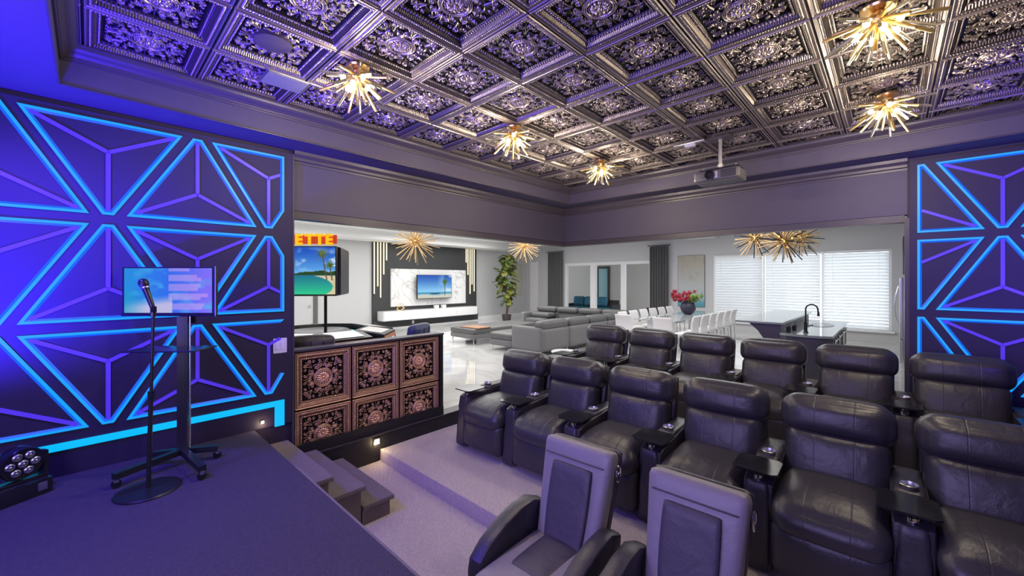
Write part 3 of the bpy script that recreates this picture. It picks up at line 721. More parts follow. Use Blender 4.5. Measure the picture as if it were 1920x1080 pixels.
# ------------------------------------------------------------------ recliners
def recliner(label, right_arm=False, group=''):
    t = thing('recliner', label, 'recliner', group=group)
    W_ = .565; hw_ = W_/2; P_ = .733
    # base and front
    MB().cushion((.40, 0, .19), (.74, W_-.02, .26), .02, n=4).build('base', 'leathers', t, smooth=True)
    MB().cushion((.045, 0, .225), (.13, W_, .33), .055, n=12, bulge=(.030, 0, .0)).build('footrest', 'leather', t, smooth=True)
    def seatfn(p):
        # waterfall front edge, slight hollow toward the back
        k = max(0, (-p.x)/.31); p.z -= .05*k**2.5; p.x -= .02*math.cos(p.z*8); return p
    MB().cushion((.285, 0, .455), (.62, W_, .20), .085, n=16, bulge=(.02, 0, .035), fn=seatfn).build('seat', 'leather', t, smooth=True)
    rot = Matrix.Rotation(math.radians(14), 4, 'Y')
    MB().cushion((.665, 0, .60), (.21, W_+.02, .44), .08, n=16, bulge=(.035, .0, .01), mtx=rot).build('backrest', 'leather', t, smooth=True)
    def headfn(p):
        p.y *= 1+.03*math.cos(p.z*6); return p
    MB().cushion((.755, 0, .895), (.25, W_+.055, .285), .10, n=16, bulge=(.045, .008, .008), mtx=Matrix.Rotation(math.radians(9), 4, 'Y'), fn=headfn).build('headrest', 'leather', t, smooth=True)
    MB().cushion((.835, 0, .56), (.07, W_+.03, .86), .03, n=8, mtx=Matrix.Rotation(math.radians(13), 4, 'Y')).build('back_shell', 'leathers', t, smooth=True)
    for s in ((1, -1) if right_arm else (1,)):
        y = s*P_/2
        prof = [(.03, .02), (.80, .02), (.90, .60), (.60, .62), (.34, .60), (.16, .585), (.09, .56), (.065, .45), (.075, .35), (.05, .22)]
        mb = MB(); n = len(prof); c = np.mean(prof, axis=0); rings = []
        for (yy, sc) in ((-.085, .955), (-.078, .985), (-.055, 1), (.055, 1), (.078, .985), (.085, .955)):
            rings.append([(c[0]+(px-c[0])*sc, y+yy, c[1]+(pz-c[1])*sc) for px, pz in prof])
        vs = [v for r in rings for v in r]; fs = [tuple(range(n)), tuple(5*n+k for k in range(n-1, -1, -1))]
        for i in range(5):
            for k in range(n): fs.append((i*n+k, (i+1)*n+k, (i+1)*n+(k+1) % n, i*n+(k+1) % n))
        mb.add(vs, fs); mb.build('armrest', 'leathers', t, smooth=True, ang=35)
        MB().cushion((.06, y, .30), (.055, .15, .54), .027, n=8, fn=lambda p: Vector((p.x-.05*((p.z+.27)/.54-.5)**2*2+.055*max(0, p.z)/.27, p.y*(1-.18*max(0, p.z)/.27), p.z))).build('arm_front', 'leather', t, smooth=True)
        MB().cushion((.62, y, .605), (.46, .15, .05), .024, n=6).build('arm_pad', 'leathers', t, smooth=True)
        # tray table on a swivel post
        MB().lathe([(.028, .57), (.028, .60), (.018, .605), (.018, .625), (.012, .63)], (.13, y, 0), 14).build('tray_post', 'chrome', t, smooth=True, ang=40)
        poly = [(-.05, -.13), (.17, -.13), (.20, -.10), (.20, .10), (.17, .13), (-.05, .13), (-.075, .10), (-.075, -.10)]
        mb = MB(); mb.prism([(.13+a, y+.02*s+b) for a, b in poly], .63, .642, 'z'); mb.build('tray_table', 'plastic', t)
        mb = MB(); mb.lathe([(.034, -.05), (.040, .0), (.044, .045), (.048, .048), (.044, .052), (.038, .03), (.03, -.04)], (.47, y, .602), 20, cap=False); mb.build('cup_holder', 'steel', t, smooth=True, ang=50)
    return t
words = ['nearest the half wall', 'second from the half wall', 'third from the half wall', 'fourth from the half wall', 'fifth from the half wall', 'sixth, farthest from the half wall']
pr = {}
for row, (x0, z0, nm, tilt) in enumerate(((2.90, ZP, 'front', .026), (4.70, -.002, 'rear', .0))):
    for k in range(6):
        last = k == 5
        lab = f'black leather recliner in the {nm} row, {words[k]}'
        if last not in pr: pr[last] = o = recliner(lab, last)
        else: o = copy_tree(pr[last])
        o['label'] = lab; o['group'] = f'recliners in the {nm} row'
        yc = (3.205 if row == 0 else 3.17)-(.733 if row == 0 else .725)*k
        o.location = (x0+tilt*(3.2-yc)*1.0, yc, z0); o.rotation_euler = (0, 0, tilt)

# ------------------------------------------------------------------ two small armchairs on the floor
def armchair(label, loc, rz):
    t = thing('armchair', label, 'armchair', loc, rz, 'small two tone armchairs')
    MB().cushion((.32, 0, .20), (.56, .46, .24), .03, n=5).build('base', 'leathers', t, smooth=True)
    MB().cushion((.29, 0, .385), (.60, .47, .17), .06, n=14, bulge=(.01, 0, .02)).build('seat', 'grayleather', t, smooth=True)
    MB().cushion((.36, 0, .443), (.40, .27, .085), .04, n=12, bulge=(0, 0, .02)).build('seat_insert', 'chargray', t, smooth=True)
    rot = Matrix.Rotation(math.radians(15), 4, 'Y')
    taper = lambda p: Vector((p.x, p.y*(1-.10*max(-.35, min(.35, -p.z+.1))/.35), p.z))
    MB().cushion((.66, 0, .685), (.12, .46, .66), .035, n=14, bulge=(.006, 0, 0), mtx=rot, fn=taper).build('backrest', 'grayleather', t, smooth=True)
    MB().cushion((.572, 0, .635), (.04, .275, .54), .012, n=10, mtx=rot, fn=lambda p: Vector((p.x, p.y*(1-.12*(.2-p.z)/.4+.06*math.cos(p.z*7)), p.z))).build('back_insert', 'chargray', t, smooth=True)
    MB().cushion((.725, 0, .67), (.07, .47, .67), .03, n=8, mtx=rot, fn=taper).build('back_shell', 'leathers', t, smooth=True)
    m_ = MB(); m_.tube([rot @ Vector((-.072, -.205+.41*k/8, .232)) + Vector((.66, 0, .685)) for k in range(9)], .004, 6); m_.build('back_seam', 'chargray', t)
    for s in (1, -1):
        # chrome oval badge on the side of the back
        mb = MB(); q = rot @ Vector((.035, 0, .215)) + Vector((.66, s*.244, .685))
        mb.lathe([(.002, 0), (.034, 0), (.038, .005), (.034, .012), (.026, .008), (.010, .008), (.008, .012), (.002, .012)], q, 24, Matrix.Rotation(-s*PI/2, 4, 'X') @ Matrix.Diagonal((.75, 1.35, 1, 1)))
        b_ = mb.build('side_badge', 'chrome', t, smooth=True, ang=40)
        prof = [(.06, .02), (.62, .02), (.66, .60), (.56, .645), (.42, .64), (.28, .605), (.15, .545), (.075, .48), (.06, .42)]
        n = len(prof); c = np.mean(prof, axis=0); y = s*.272; mb = MB(); vs = []
        for (yy, sc) in ((-.048, .94), (-.043, .975), (-.025, 1), (.025, 1), (.043, .975), (.048, .94)):
            vs += [(c[0]+(px-c[0])*sc, y+yy, c[1]+(pz-c[1])*sc) for px, pz in prof]
        fs = [tuple(range(n)), tuple(5*n+k for k in range(n-1, -1, -1))]
        for i in range(5):
            for k in range(n): fs.append((i*n+k, (i+1)*n+k, (i+1)*n+(k+1) % n, i*n+(k+1) % n))
        mb.add(vs, fs); mb.build('armrest', 'leathers', t, smooth=True, ang=30)
    return t
armchair('small lilac grey and charcoal armchair nearer the stage steps, its whole seat in view', (1.40, 1.40, ZL), .03)
armchair('small lilac grey and charcoal armchair cut by the bottom edge, right of its twin', (1.42, .70, ZL), .03)

# ------------------------------------------------------------------ stage gear
t = thing('monitor_stand', 'wheeled black stand carrying the monitor on the stage', 'stand', (.48, 3.80, .368))
tips = [(-.37, -.14), (.05, -.42), (.20, -.08), (-.15, .12)]
for (x, y) in tips:
    d = Vector((x, y, 0)); w = Vector((-y, x, 0)).normalized()*.022
    mb = MB(); p = [Vector((0, 0, .115)), d+Vector((0, 0, .10))]
    vs = []
    for q, h in ((p[0], .04), (p[1], .04)):
        for sx in (-1, 1):
            for sz in (0, 1): vs.append(q+w*sx+Vector((0, 0, -sz*h)))
    mb.add(vs, [(0, 1, 3, 2), (4, 6, 7, 5), (0, 2, 6, 4), (1, 5, 7, 3), (0, 4, 5, 1), (2, 3, 7, 6)])
    l = mb.build('leg', 'blackmetal', t)
    cw = MB(); e = d*.96; cw.lathe([(.002, -.012), (.026, -.012), (.028, 0), (.026, .012), (.002, .012)], e+Vector((0, 0, .028)), 14, Matrix.Rotation(PI/2, 4, 'X')); cw.build('caster', 'plastic', l, smooth=True, ang=40)
    cf = MB(); cf.box(e.x-.012, e.x+.012, e.y-.018, e.y+.018, .04, .066); cf.build('caster_fork', 'steel', l)
MB().bbox(-.033, .033, -.02, .02, .08, 1.088, .004).build('pole', 'blackmetal', t, rot=(0, 0, -.4))
MB().tube([(.036, -.034, .12), (.036, -.034, 1.088)], .005, 8).build('pole_edge', 'steel', t)
MB().bbox(-.06, .06, .045, .06, 1.03, 1.30, .004).build('bracket', 'blackmetal', t, rot=(0, 0, -.81))
sh = MB(); sh.bbox(-.24, .24, -.14, .10, .855, .868, .004); sh.build('shelf', 'plastic', t, rot=(0, 0, -.75), loc=(-.06, -.04, 0))
def grid_screen(name, w, h, fn, m, parent, loc, rot, nx=96, ny=64):
    """screen in local x (right) / z (up), facing -y, coloured per point"""
    u = np.linspace(0, 1, nx+1); v = np.linspace(0, 1, ny+1); U, V = np.meshgrid(u, v, indexing='ij')
    rgb = np.clip(fn(U, V), 0, 1); lin = np.where(rgb <= .04045, rgb/12.92, ((rgb+.055)/1.055)**2.4)
    vs = [((a-.5)*w, 0, (b-.5)*h) for a, b in zip(U.ravel(), V.ravel())]
    idx = np.arange(len(vs)).reshape(nx+1, ny+1)
    fs = np.stack([idx[:-1, :-1], idx[1:, :-1], idx[1:, 1:], idx[:-1, 1:]], -1).reshape(-1, 4).tolist()
    me = bpy.data.meshes.new(name); me.from_pydata(vs, [], fs)
    ca = me.color_attributes.new('Col', 'FLOAT_COLOR', 'POINT')
    ca.data.foreach_set('color', np.concatenate([lin.reshape(-1, 3), np.ones((len(vs), 1))], 1).ravel())
    me.materials.append(M[m]); return ob(name, me, parent, loc, rot)
M['screen'] = vcol_mat('lit_screen', 1.0); M['print'] = vcol_paint('printed_canvas')
def vnoise(U, V, s, seed):
    r = np.random.RandomState(seed); g = r.rand(40, 40)
    x = U*s; y = V*s; i = x.astype(int) % 39; j = y.astype(int) % 39; fx = x-np.floor(x); fy = y-np.floor(y)
    fx = fx*fx*(3-2*fx); fy = fy*fy*(3-2*fy)
    return (g[i, j]*(1-fx)+g[i+1, j]*fx)*(1-fy)+(g[i, j+1]*(1-fx)+g[i+1, j+1]*fx)*fy
def mixc(a, b, t): return np.asarray(a)*(1-t[..., None])+np.asarray(b)*t[..., None]
def reef(U, V):
    n = vnoise(U, V, 7, 1)*.6+vnoise(U, V, 17, 2)*.4
    c = mixc((.10, .55, .78), (.16, .42, .85), np.clip(U*2, 0, 1)); c = mixc(c, (.48, .42, .90), np.clip((U-.5)*2.4, 0, 1))
    c = mixc(c, (.30, .75, .85), np.clip((n-.5)*1.6, 0, 1))
    blk = ((np.floor(V*14) % 3 > 0) & (U > .5) & (U < .5+.35*vnoise(U*0, np.floor(V*14)/14, 9, 5)+.15))
    c = mixc(c, (.80, .62, .86), blk*.55)
    c = mixc(c, (.72, .72, .80), np.clip((.28+.25*U-V)*5, 0, 1)*(U < .55))
    c = mixc(c, (.10, .60, .68), np.clip((.25-U)*4, 0, 1)*np.clip((.65-V)*3, 0, 1)*.7)
    return c
mo = thing('monitor', 'flat monitor with a blue and violet picture on the stage stand', 'monitor', (.40, 3.83, 1.645), -math.radians(46.6))
MB().bbox(-.34, .34, -.0, .035, -.185, .175, .006).build('case', 'blackmetal', mo, smooth=True, ang=40)
grid_screen('screen', .64, .325, reef, 'screen', mo, (0, -.0015, .002), None)
MB().box(-.34, .34, -.004, .0, -.185, -.165).build('bezel', 'plastic', mo); MB().box(.34, .344, -.002, .004, -.185, .180).build('side_edge', 'steel', mo)
t = thing('microphone_stand', 'thin microphone stand on a round base before the monitor', 'microphone stand', (.265, 3.47, .368))
MB().lathe([(.002, 0), (.165, 0), (.168, .006), (.160, .014), (.03, .02), (.002, .02)], n=40).build('base', 'blackmetal', t, smooth=True, ang=35)
MB().tube([(0, 0, .01), (.012, -.012, .62)], .0125, 12).build('pole', 'blackmetal', t, smooth=True, ang=40)
MB().tube([(.012, -.012, .60), (.022, -.022, 1.155)], .009, 12).build('pole', 'blackmetal', t, smooth=True, ang=40)
MB().tube([(.012, -.012, .59), (.0125, -.0125, .64)], .018, 12).build('collar', 'plastic', t)
MB().tube([(.021, -.021, 1.12), (.022, -.022, 1.165)], .016, 10).build('clip_base', 'plastic', t)
t = thing('microphone', 'black handheld microphone leaning in the stand clip before the monitor', 'microphone', (.287, 3.448, 1.535))
ax = Vector((-.052, .055, .20)).normalized(); q = ax.to_track_quat('Z', 'Y').to_matrix().to_4x4()
MB().lathe([(.002, -.01), (.012, -.01), (.013, .0), (.018, .13), (.021, .14), (.002, .14)], n=16, mtx=q).build('handle', 'plastic', t, smooth=True, ang=40)
MB().lathe([(.018, .138), (.025, .145), (.025, .152), (.018, .158)], n=16, mtx=q).build('ring', 'steel', t, smooth=True, ang=40)
MB().lathe([(.018, .15), (.026, .165), (.028, .182), (.022, .20), (.010, .208), (.001, .21)], n=16, mtx=q).build('head', 'blackmetal', t, smooth=True)
MB().bbox(-.016, .016, -.02, .012, -.02, .02, .004).build('clip', 'plastic', t)
# moving head lamp
t = thing('stage_light', 'round seven lens stage light on its yoke at the left edge', 'stage light', (-.30, 3.93, .368), math.radians(30))
MB().bbox(-.12, .12, -.085, .085, 0, .10, .008).build('base', 'plastic', t, smooth=True, ang=40)
MB().bbox(-.075, -.03, -.09, -.083,   .03, .08, .003).build('display_panel', 'steel', t, loc=(.12, 0, 0))
for s in (-1, 1): MB().bbox(s*.115-.014, s*.115+.014, -.03, .03, .10, .26, .008).build('yoke_arm', 'plastic', t, smooth=True, ang=40)
MB().bbox(-.12, .12, -.035, .035, .10, .118, .004).build('yoke_plate', 'plastic', t)
hd = Matrix.Rotation(PI/2+.12, 4, 'X')
MB().lathe([(.002, -.06), (.07, -.06), (.095, -.03), (.10, .04), (.095, .048), (.088, .045), (.002, .042)], (0, 0, .225), 28, hd).build('lamp_head', 'plastic', t, smooth=True, ang=40)
for i in range(7):
    a = i*PI/3; r = 0 if i == 6 else .056
    c = hd @ Vector((r*math.cos(a), r*math.sin(a), .048)) + Vector((0, 0, .225))
    MB().lathe([(.022, -.006), (.024, .0), (.018, .006), (.008, .004), (.002, .009)], c, 14, hd).build('lens', 'steel', t, smooth=True, ang=50)

# ------------------------------------------------------------------ roulette console beyond the half wall
cx, cy = 2.35, 6.15
t = thing('roulette_console', 'black and orange electronic roulette table behind the half wall', 'gaming table', (cx, cy, .17))
def octo(r, n=8, ph=PI/8): return [(r*math.cos(ph+2*PI*k/n), r*math.sin(ph+2*PI*k/n)) for k in range(n)]
MB().prism(octo(.82), -.17, .60, 'z').build('body', 'black', t)
MB().prism(octo(1.10), .60, .70, 'z').build('table_edge', 'orange', t)
MB().prism(octo(1.06), .70, .74, 'z').build('table_top', 'blackmetal', t)
MB().lathe([(.45, .74), (.44, .80), (.40, .82), (.34, .79), (.12, .75), (.002, .77)], n=32).build('wheel_bowl', 'blackmetal', t, smooth=True, ang=40)
for k in range(8):
    a = PI/4*k
    MB().box(-.15, .15, -.005, .005, -.02, .02).build('light_strip', 'cyanled', t, loc=(.46*math.cos(a), .46*math.sin(a), .77), rot=(0, 0, a+PI/2))
    mtx = Matrix.Rotation(a, 4, 'Z') @ Matrix.Translation((.80, 0, .79)) @ Matrix.Rotation(math.radians(8), 4, 'Y')
    s_ = MB(); s_.bbox(-.20, .24, -.30, .30, -.05, .03, .012, mtx=mtx); s = s_.build('player_station', 'blackmetal', t, smooth=True, ang=40)
    s_ = MB(); s_.box(-.15, .17, -.22, .22, .031, .036, mtx=mtx); s_.build('touch_screen', 'steel', s)
    s_ = MB(); s_.box(.235, .255, -.28, .28, -.05, .0, mtx=mtx); s_.build('front_edge', 'orange', s)
    s_ = MB(); s_.box(.20, .245, -.25, .25, -.085, -.055, mtx=mtx); s_.build('light_strip', 'cyanled', s)
MB().tube([(.09, 0, .76), (.09, 0, 1.93)], .022, 10).build('pole', 'blackmetal', t)
def lagoon(U, V):
    c = mixc((.45, .75, .95), (.05, .28, .72), np.clip((V-.35)*1.6, 0, 1))
    cl = vnoise(U, V, 5, 11)*.55+vnoise(U, V, 11, 12)*.3+vnoise(U, V, 23, 13)*.15
    c = mixc(c, (.90, .94, .98), np.clip((cl-.50)*5, 0, 1)*np.clip((V-.42)*5, 0, 1)*np.clip((1.05-V)*3, 0, 1))
    sea = V < .42; c = np.where(sea[..., None], mixc((.15, .78, .55), (.03, .42, .55), np.clip(V/.42, 0, 1)), c)
    sand = ((U-.55)/.42)**2+((V-.16)/.26)**2 > 1
    c = np.where((sand & (V < .40) & (U > .55))[..., None], mixc((.86, .80, .66), (.80, .74, .60), vnoise(U, V, 20, 5)), c)
    c = np.where((sand & (V < .12))[..., None], np.array((.84, .78, .64)), c)
    hill = (V > .40) & (V < .42+.08*np.clip((U-.35)*2, 0, 1)*(.5+vnoise(U, V*0, 14, 3)))
    c = np.where(hill[..., None], np.array((.12, .25, .08)), c)
    for (u0, v0, r, sd) in ((.84, .86, .17, 3), (.93, .62, .12, 4)):
        for k in range(11):
            a = k*2*PI/11+.2; dx = (U-u0)*1.5; dy = V-v0+.35*(dx**2)
            d = np.abs(-math.sin(a)*dx+math.cos(a)*dy); l = math.cos(a)*dx+math.sin(a)*dy
            c = np.where(((d < .018*(1-l/r)) & (l > 0) & (l < r))[..., None], mixc((.18, .32, .08), (.42, .48, .15), vnoise(U, V, 30, sd)), c)
        c = np.where((np.abs(U-u0-.10*(v0-V)) < .008)[..., None] & ((V < v0) & (V > .3))[..., None], np.array((.35, .28, .18)), c)
    return c
tv = thing('display_screen', 'beach picture screen under the lit roulette sign', 'television', (1.945, 5.95, 1.85), -math.radians(46.6))
MB().bbox(-.57, .57, .0, .06, -.345, .345, .006).build('case', 'plastic', tv, smooth=True, ang=40)
grid_screen('screen', 1.12, .65, lagoon, 'screen', tv, (0, -.0015, .005), None, 128, 80)
MB().tube([(.1, .06, 0), (.42, .22, 0)], .02, 8).build('bracket', 'blackmetal', tv)
tv2 = thing('display_screen', 'dark backed angled screen right behind the beach picture screen', 'television', (2.62, 5.97, 1.85), math.radians(58))
MB().bbox(-.42, .42, -.03, .03, -.34, .34, .008).build('case', 'blackmetal', tv2, smooth=True, ang=40)
MB().bbox(-.40, .40, -.034, -.029, -.32, .32, .002).build('screen', 'black', tv2)
sg = thing('roulette_sign', 'lit yellow ROULETTE lettering above the beach picture screen', 'sign', (1.945, 5.95, 2.215), -math.radians(46.6))
MB().bbox(-.57, .57, .02, .04, .01, .135, .004).build('backing', 'signred', sg)
def letter(ch, size, ext):
    cu = bpy.data.curves.new('letter', 'FONT'); cu.body = ch; cu.size = size; cu.extrude = ext; cu.offset = .012*size/.1*.35
    o = bpy.data.objects.new('letter', cu); C.objects.link(o)
    me = bpy.data.meshes.new_from_object(o.evaluated_get(bpy.context.evaluated_depsgraph_get()))
    bpy.data.objects.remove(o); me.materials.clear(); return me
for k, ch in enumerate('ROULETTE'):
    me = letter(ch, .20, .012); me.materials.append(M['signyellow']); me.name = 'letter'
    ob('letter', me, sg, (-.555+k*.139, .012, .003), (PI/2, 0, 0))
def game_chair(label, loc, rz, m):
    t = thing('gaming_stool', label, 'chair', loc, rz, 'chairs at the roulette table')
    MB().lathe([(.002, -.12), (.24, -.12), (.24, -.105), (.03, -.08), (.002, -.08)], n=24).build('base', 'chrome', t, smooth=True, ang=40)
    MB().tube([(0, 0, -.09), (0, 0, .50)], .03, 10).build('post', 'chrome', t)
    MB().cushion((0, 0, .55), (.46, .46, .12), .05, n=8, bulge=(0, 0, .02)).build('seat', 'leathers', t, smooth=True)
    b = MB().cushion((-.22, 0, .80), (.11, .46, .42), .05, n=10, bulge=(.03, 0, .01), mtx=Matrix.Rotation(-.12, 4, 'Y')).build('backrest', m, t, smooth=True)
    m_ = MB()
    for y in (-.12, 0, .12): m_.tube([(-.305, y, .66), (-.32, y, .96)], .004, 5)
    m_.build('quilt_seam', 'blackmetal', b)
    return t
game_chair('black padded stool at the roulette table, nearest the wall edge', (1.74, 4.72, .12), math.radians(65), 'leathers')
game_chair('blue quilted stool at the right of the roulette table', (2.98, 4.86, .12), math.radians(115), 'quilt')

# ------------------------------------------------------------------ television wall
for i, (xs, zs, side) in enumerate((([6.85, 6.98, 7.09, 7.21, 7.32], [1.24, 1.5, 1.1, 1.92, 2.43], 'left'), ([11.01, 11.11, 11.23, 11.34, 11.46], [2.47, 1.95, 1.13, 1.54, 1.24], 'right'))):
    for k, (x, z) in enumerate(zip(xs, zs)):
        t = thing('tube_light', f'thin vertical gold light tube, {["first","second","third","fourth","fifth"][k]} from the left in the {side} group', 'wall light', (x, 13.09, z), 0, f'{side} gold tube lights')
        MB().tube([(0, 0, 0.01), (0, 0, 3.06-z)], .020, 8).build('tube', 'tube', t, smooth=True, ang=40)
        MB().tube([(0, 0, 0), (0, 0, .02)], .024, 8).build('end_cap', 'gold', t)
        MB().box(-.012, .012, .01, .03, .0, 3.06-z).build('back_channel', 'gold', t)
t = thing('floating_console', 'long white floating console under the wall television', 'console', (6.97, 12.67, .30))
MB().bbox(0, 4.3, 0, .44, 0, .34, .01).build('body', 'whitegloss', t, smooth=True, ang=40)
for k in range(4): MB().bbox(.03+k*1.062, .03+k*1.062+1.05, -.012, 0, .02, .32, .004).build('drawer_front', 'whitegloss', t)
def palmsea(U, V):
    c = mixc((.55, .80, .95), (.05, .30, .70), np.clip((V-.3)*1.5, 0, 1))
    c = mixc(c, (.9, .93, .96), np.clip((U-.55)*2.5, 0, 1)*np.clip((vnoise(U, V, 6, 4)-.25)*2, 0, 1)*.8)
    c = np.where((V < .26)[..., None], mixc((.75, .85, .85), (.20, .55, .72), np.clip(V/.26, 0, 1)), c)
    c = np.where(((V < .14+.03*np.sin(U*9)))[..., None], np.array((.80, .80, .74)), c)
    boat = ((U-.5)/.14)**2+((V-.21)/.05)**2 < 1
    c = np.where((boat & (V < .205+.9*(U-.5)**2))[..., None], np.array((.06, .12, .16)), c)
    u0, v0, r = .80, .72, .20
    for k in range(13):
        a = k*2*PI/13; dx = (U-u0)*1.6; dy = V-v0+.9*(dx**2)
        d = np.abs(-math.sin(a)*dx+math.cos(a)*dy); l = math.cos(a)*dx+math.sin(a)*dy
        c = np.where(((d < .030*(1-l/r)) & (l > 0) & (l < r))[..., None], np.array((.22, .42, .12)), c)
    c = np.where(((np.abs(U-u0) < .012) & (V < v0) & (V > .1))[..., None], np.array((.25, .28, .15)), c)
    return c
t = thing('wall_television', 'television with a beach and palm picture on the marble wall', 'television', (9.25, 12.86, 1.48))
MB().bbox(-.81, .81, 0, .06, -.46, .46, .008).build('case', 'plastic', t, smooth=True, ang=40)
grid_screen('screen', 1.58, .88, palmsea, 'screen', t, (0, -.0015, .005), None)
MB().bbox(-.2, .2, .06, .2, -.15, .15, .01).build('bracket', 'blackmetal', t)
t = thing('gold_ornament', 'small gold knot ornament on the left end of the white console', 'ornament', (7.72, 12.85, .64))
m_ = MB(); m_.tube([(.13*math.cos(a)*(1+.3*math.cos(3*a)), .04*math.sin(2*a), .09+.07*math.sin(a)*(1+.3*math.sin(3*a))) for a in np.linspace(0, 2*PI, 40)], .018, 8); m_.build('ring', 'gold', t, smooth=True)
for k, x in enumerate((9.3, 9.65)):
    t = thing('white_box', f'small white box on the console, {["left","right"][k]} of the pair under the television', 'box', (x, 12.85, .64), 0, 'white boxes on the console')
    MB().bbox(-.09, .09, -.06, .06, 0, .12, .01).build('body', 'whitegloss', t, smooth=True, ang=40); MB().bbox(-.092, .092, -.062, .062, .10, .125, .006).build('lid', 'whitegloss', t)
t = thing('outlet_plate', 'pale outlet plate under the floating console', 'outlet', (8.35, 13.0, .17)); MB().bbox(-.04, .04, -.01, 0, -.06, .06, .003).build('plate', 'frame', t); MB().bbox(-.015, .015, -.013, -.008, -.035, .035, .002).build('socket', 'switch', t)
# fig tree
t = thing('fig_tree', 'tall potted fig tree with big green leaves by the grey wall', 'potted plant', (12.35, 12.0, 0))
MB().lathe([(.002, 0), (.17, 0), (.21, .24), (.20, .26), (.17, .25), (.002, .22)], n=20).build('pot', 'pot', t, smooth=True, ang=40)
tr = [(0, 0, .2), (.03, .0, .8), (-.03, .02, 1.4), (.02, -.02, 2.0), (0, 0, 2.75)]
MB().tube(tr, [.035, .03, .025, .02, .01], 8).build('trunk', 'trunk', t, smooth=True)
MB().tube([(.04, .03, .2), (.12, -.1, .9), (.2, -.2, 1.5)], [.02, .018, .01], 6).build('branch', 'trunk', t, smooth=True)
MB().tube([(-.03, .0, .7), (-.18, .12, 1.3), (-.2, .2, 1.9)], [.02, .018, .01], 6).build('branch', 'trunk', t, smooth=True)
def leafmesh(m):
    mb = MB(); n = 8; L_ = .34; vs = []; fs = []
    for i in range(n+1):
        u = i/n; w = .13*math.sin(PI*min(1, u*.92+.04))**.7*(.75+.5*u); z = -.10*u*u
        vs += [(u*L_, -w, z+.02+.012*math.sin(u*12)), (u*L_, 0, z), (u*L_, w, z+.02-.012*math.sin(u*12))]
    for i in range(n): fs += [(3*i, 3*i+1, 3*i+4, 3*i+3), (3*i+1, 3*i+2, 3*i+5, 3*i+4)]
    mb.add(vs, fs); return mb.mesh('leaf', m, smooth=True)
lm = [leafmesh('leaf'), leafmesh('leafy')]
rnd = random.Random(5)
for k in range(105):
    z = rnd.uniform(.85, 2.85); a = rnd.uniform(0, 2*PI); rr = .36*(1-abs(z-1.9)/1.5)*rnd.uniform(.2, 1)
    ob('leaf', lm[k % 3 == 0], t, (rr*math.cos(a), rr*math.sin(a), z), (rnd.uniform(-.5, .5), rnd.uniform(-.5, .9), a+rnd.uniform(-.6, .6)))
def wash(U, V):
    c = mixc((.72, .73, .66), (.80, .79, .74), vnoise(U, V, 5, 8)); return c
t = thing('wall_art', 'pale beige canvas on the grey wall right of the fig tree', 'painting', (14.3, 13.17, 1.74))
MB().bbox(-.36, .36, 0, .03, -.76, .76, .005).build('frame', 'paleGold', t); grid_screen('canvas', .68, 1.48, wash, 'print', t, (0, -.003, 0), None, 16, 32)
def seaart(U, V):
    n = vnoise(U, V, 6, 21)*.5+vnoise(U, V, 14, 22)*.5
    c = mixc((.74, .76, .76), (.72, .70, .64), np.clip((V-.4)*2, 0, 1)); c = mixc(c, (.62, .60, .52), np.clip((n-.55)*3, 0, 1)*(V > .5)*.4)
    c = mixc(c, (.62, .72, .76), np.clip((.35-V)*4, 0, 1)); c = mixc(c, (.35, .62, .68), np.clip((.16-V)*9, 0, 1)); return c
t = thing('wall_art', 'tall framed beach painting between the curtain and the blinds', 'painting', (14.97, 5.25, 1.70), -PI/2)
MB().bbox(-.47, .47, 0, .03, -.93, .93, .006).build('frame', 'tvwall', t); grid_screen('canvas', .92, 1.84, seaart, 'print', t, (0, -.003, 0), None, 32, 64)
# curtains
for (y0, y1, lab) in ((10.9, 11.72, 'long charcoal curtain left of the glass doors'), (6.03, 6.75, 'long charcoal curtain right of the glass doors')):
    t = thing('curtain', lab, 'curtain', (14.85, (y0+y1)/2, 0)); w = y1-y0
    mb = MB(); n = 72; vs = []; fs = []
    for k in range(n+1):
        u = k/n; y = (u-.5)*w; x = .045*math.sin(u*2*PI*7)
        for x2 in (x, x+.012): vs += [(x2, y, .02), (x2*.8, y, 3.02)]
    for k in range(n):
        a = 4*k; b = a+4; fs += [(a, b, b+1, a+1), (a+2, a+3, b+3, b+2), (a+1, b+1, b+3, a+3), (a, a+2, b+2, b)]
    mb.add(vs, fs); mb.build('drape', 'curtain', t, smooth=True, ang=60)
    MB().tube([(0, -w/2-.05, 3.05), (0, w/2+.05, 3.05)], .015, 8).build('rod', 'blackmetal', t)
    for s in (-1, 1): MB().lathe([(.002, -.03), (.03, 0), (.002, .03)], (0, s*(w/2+.06), 3.05), 10).build('finial', 'blackmetal', t)
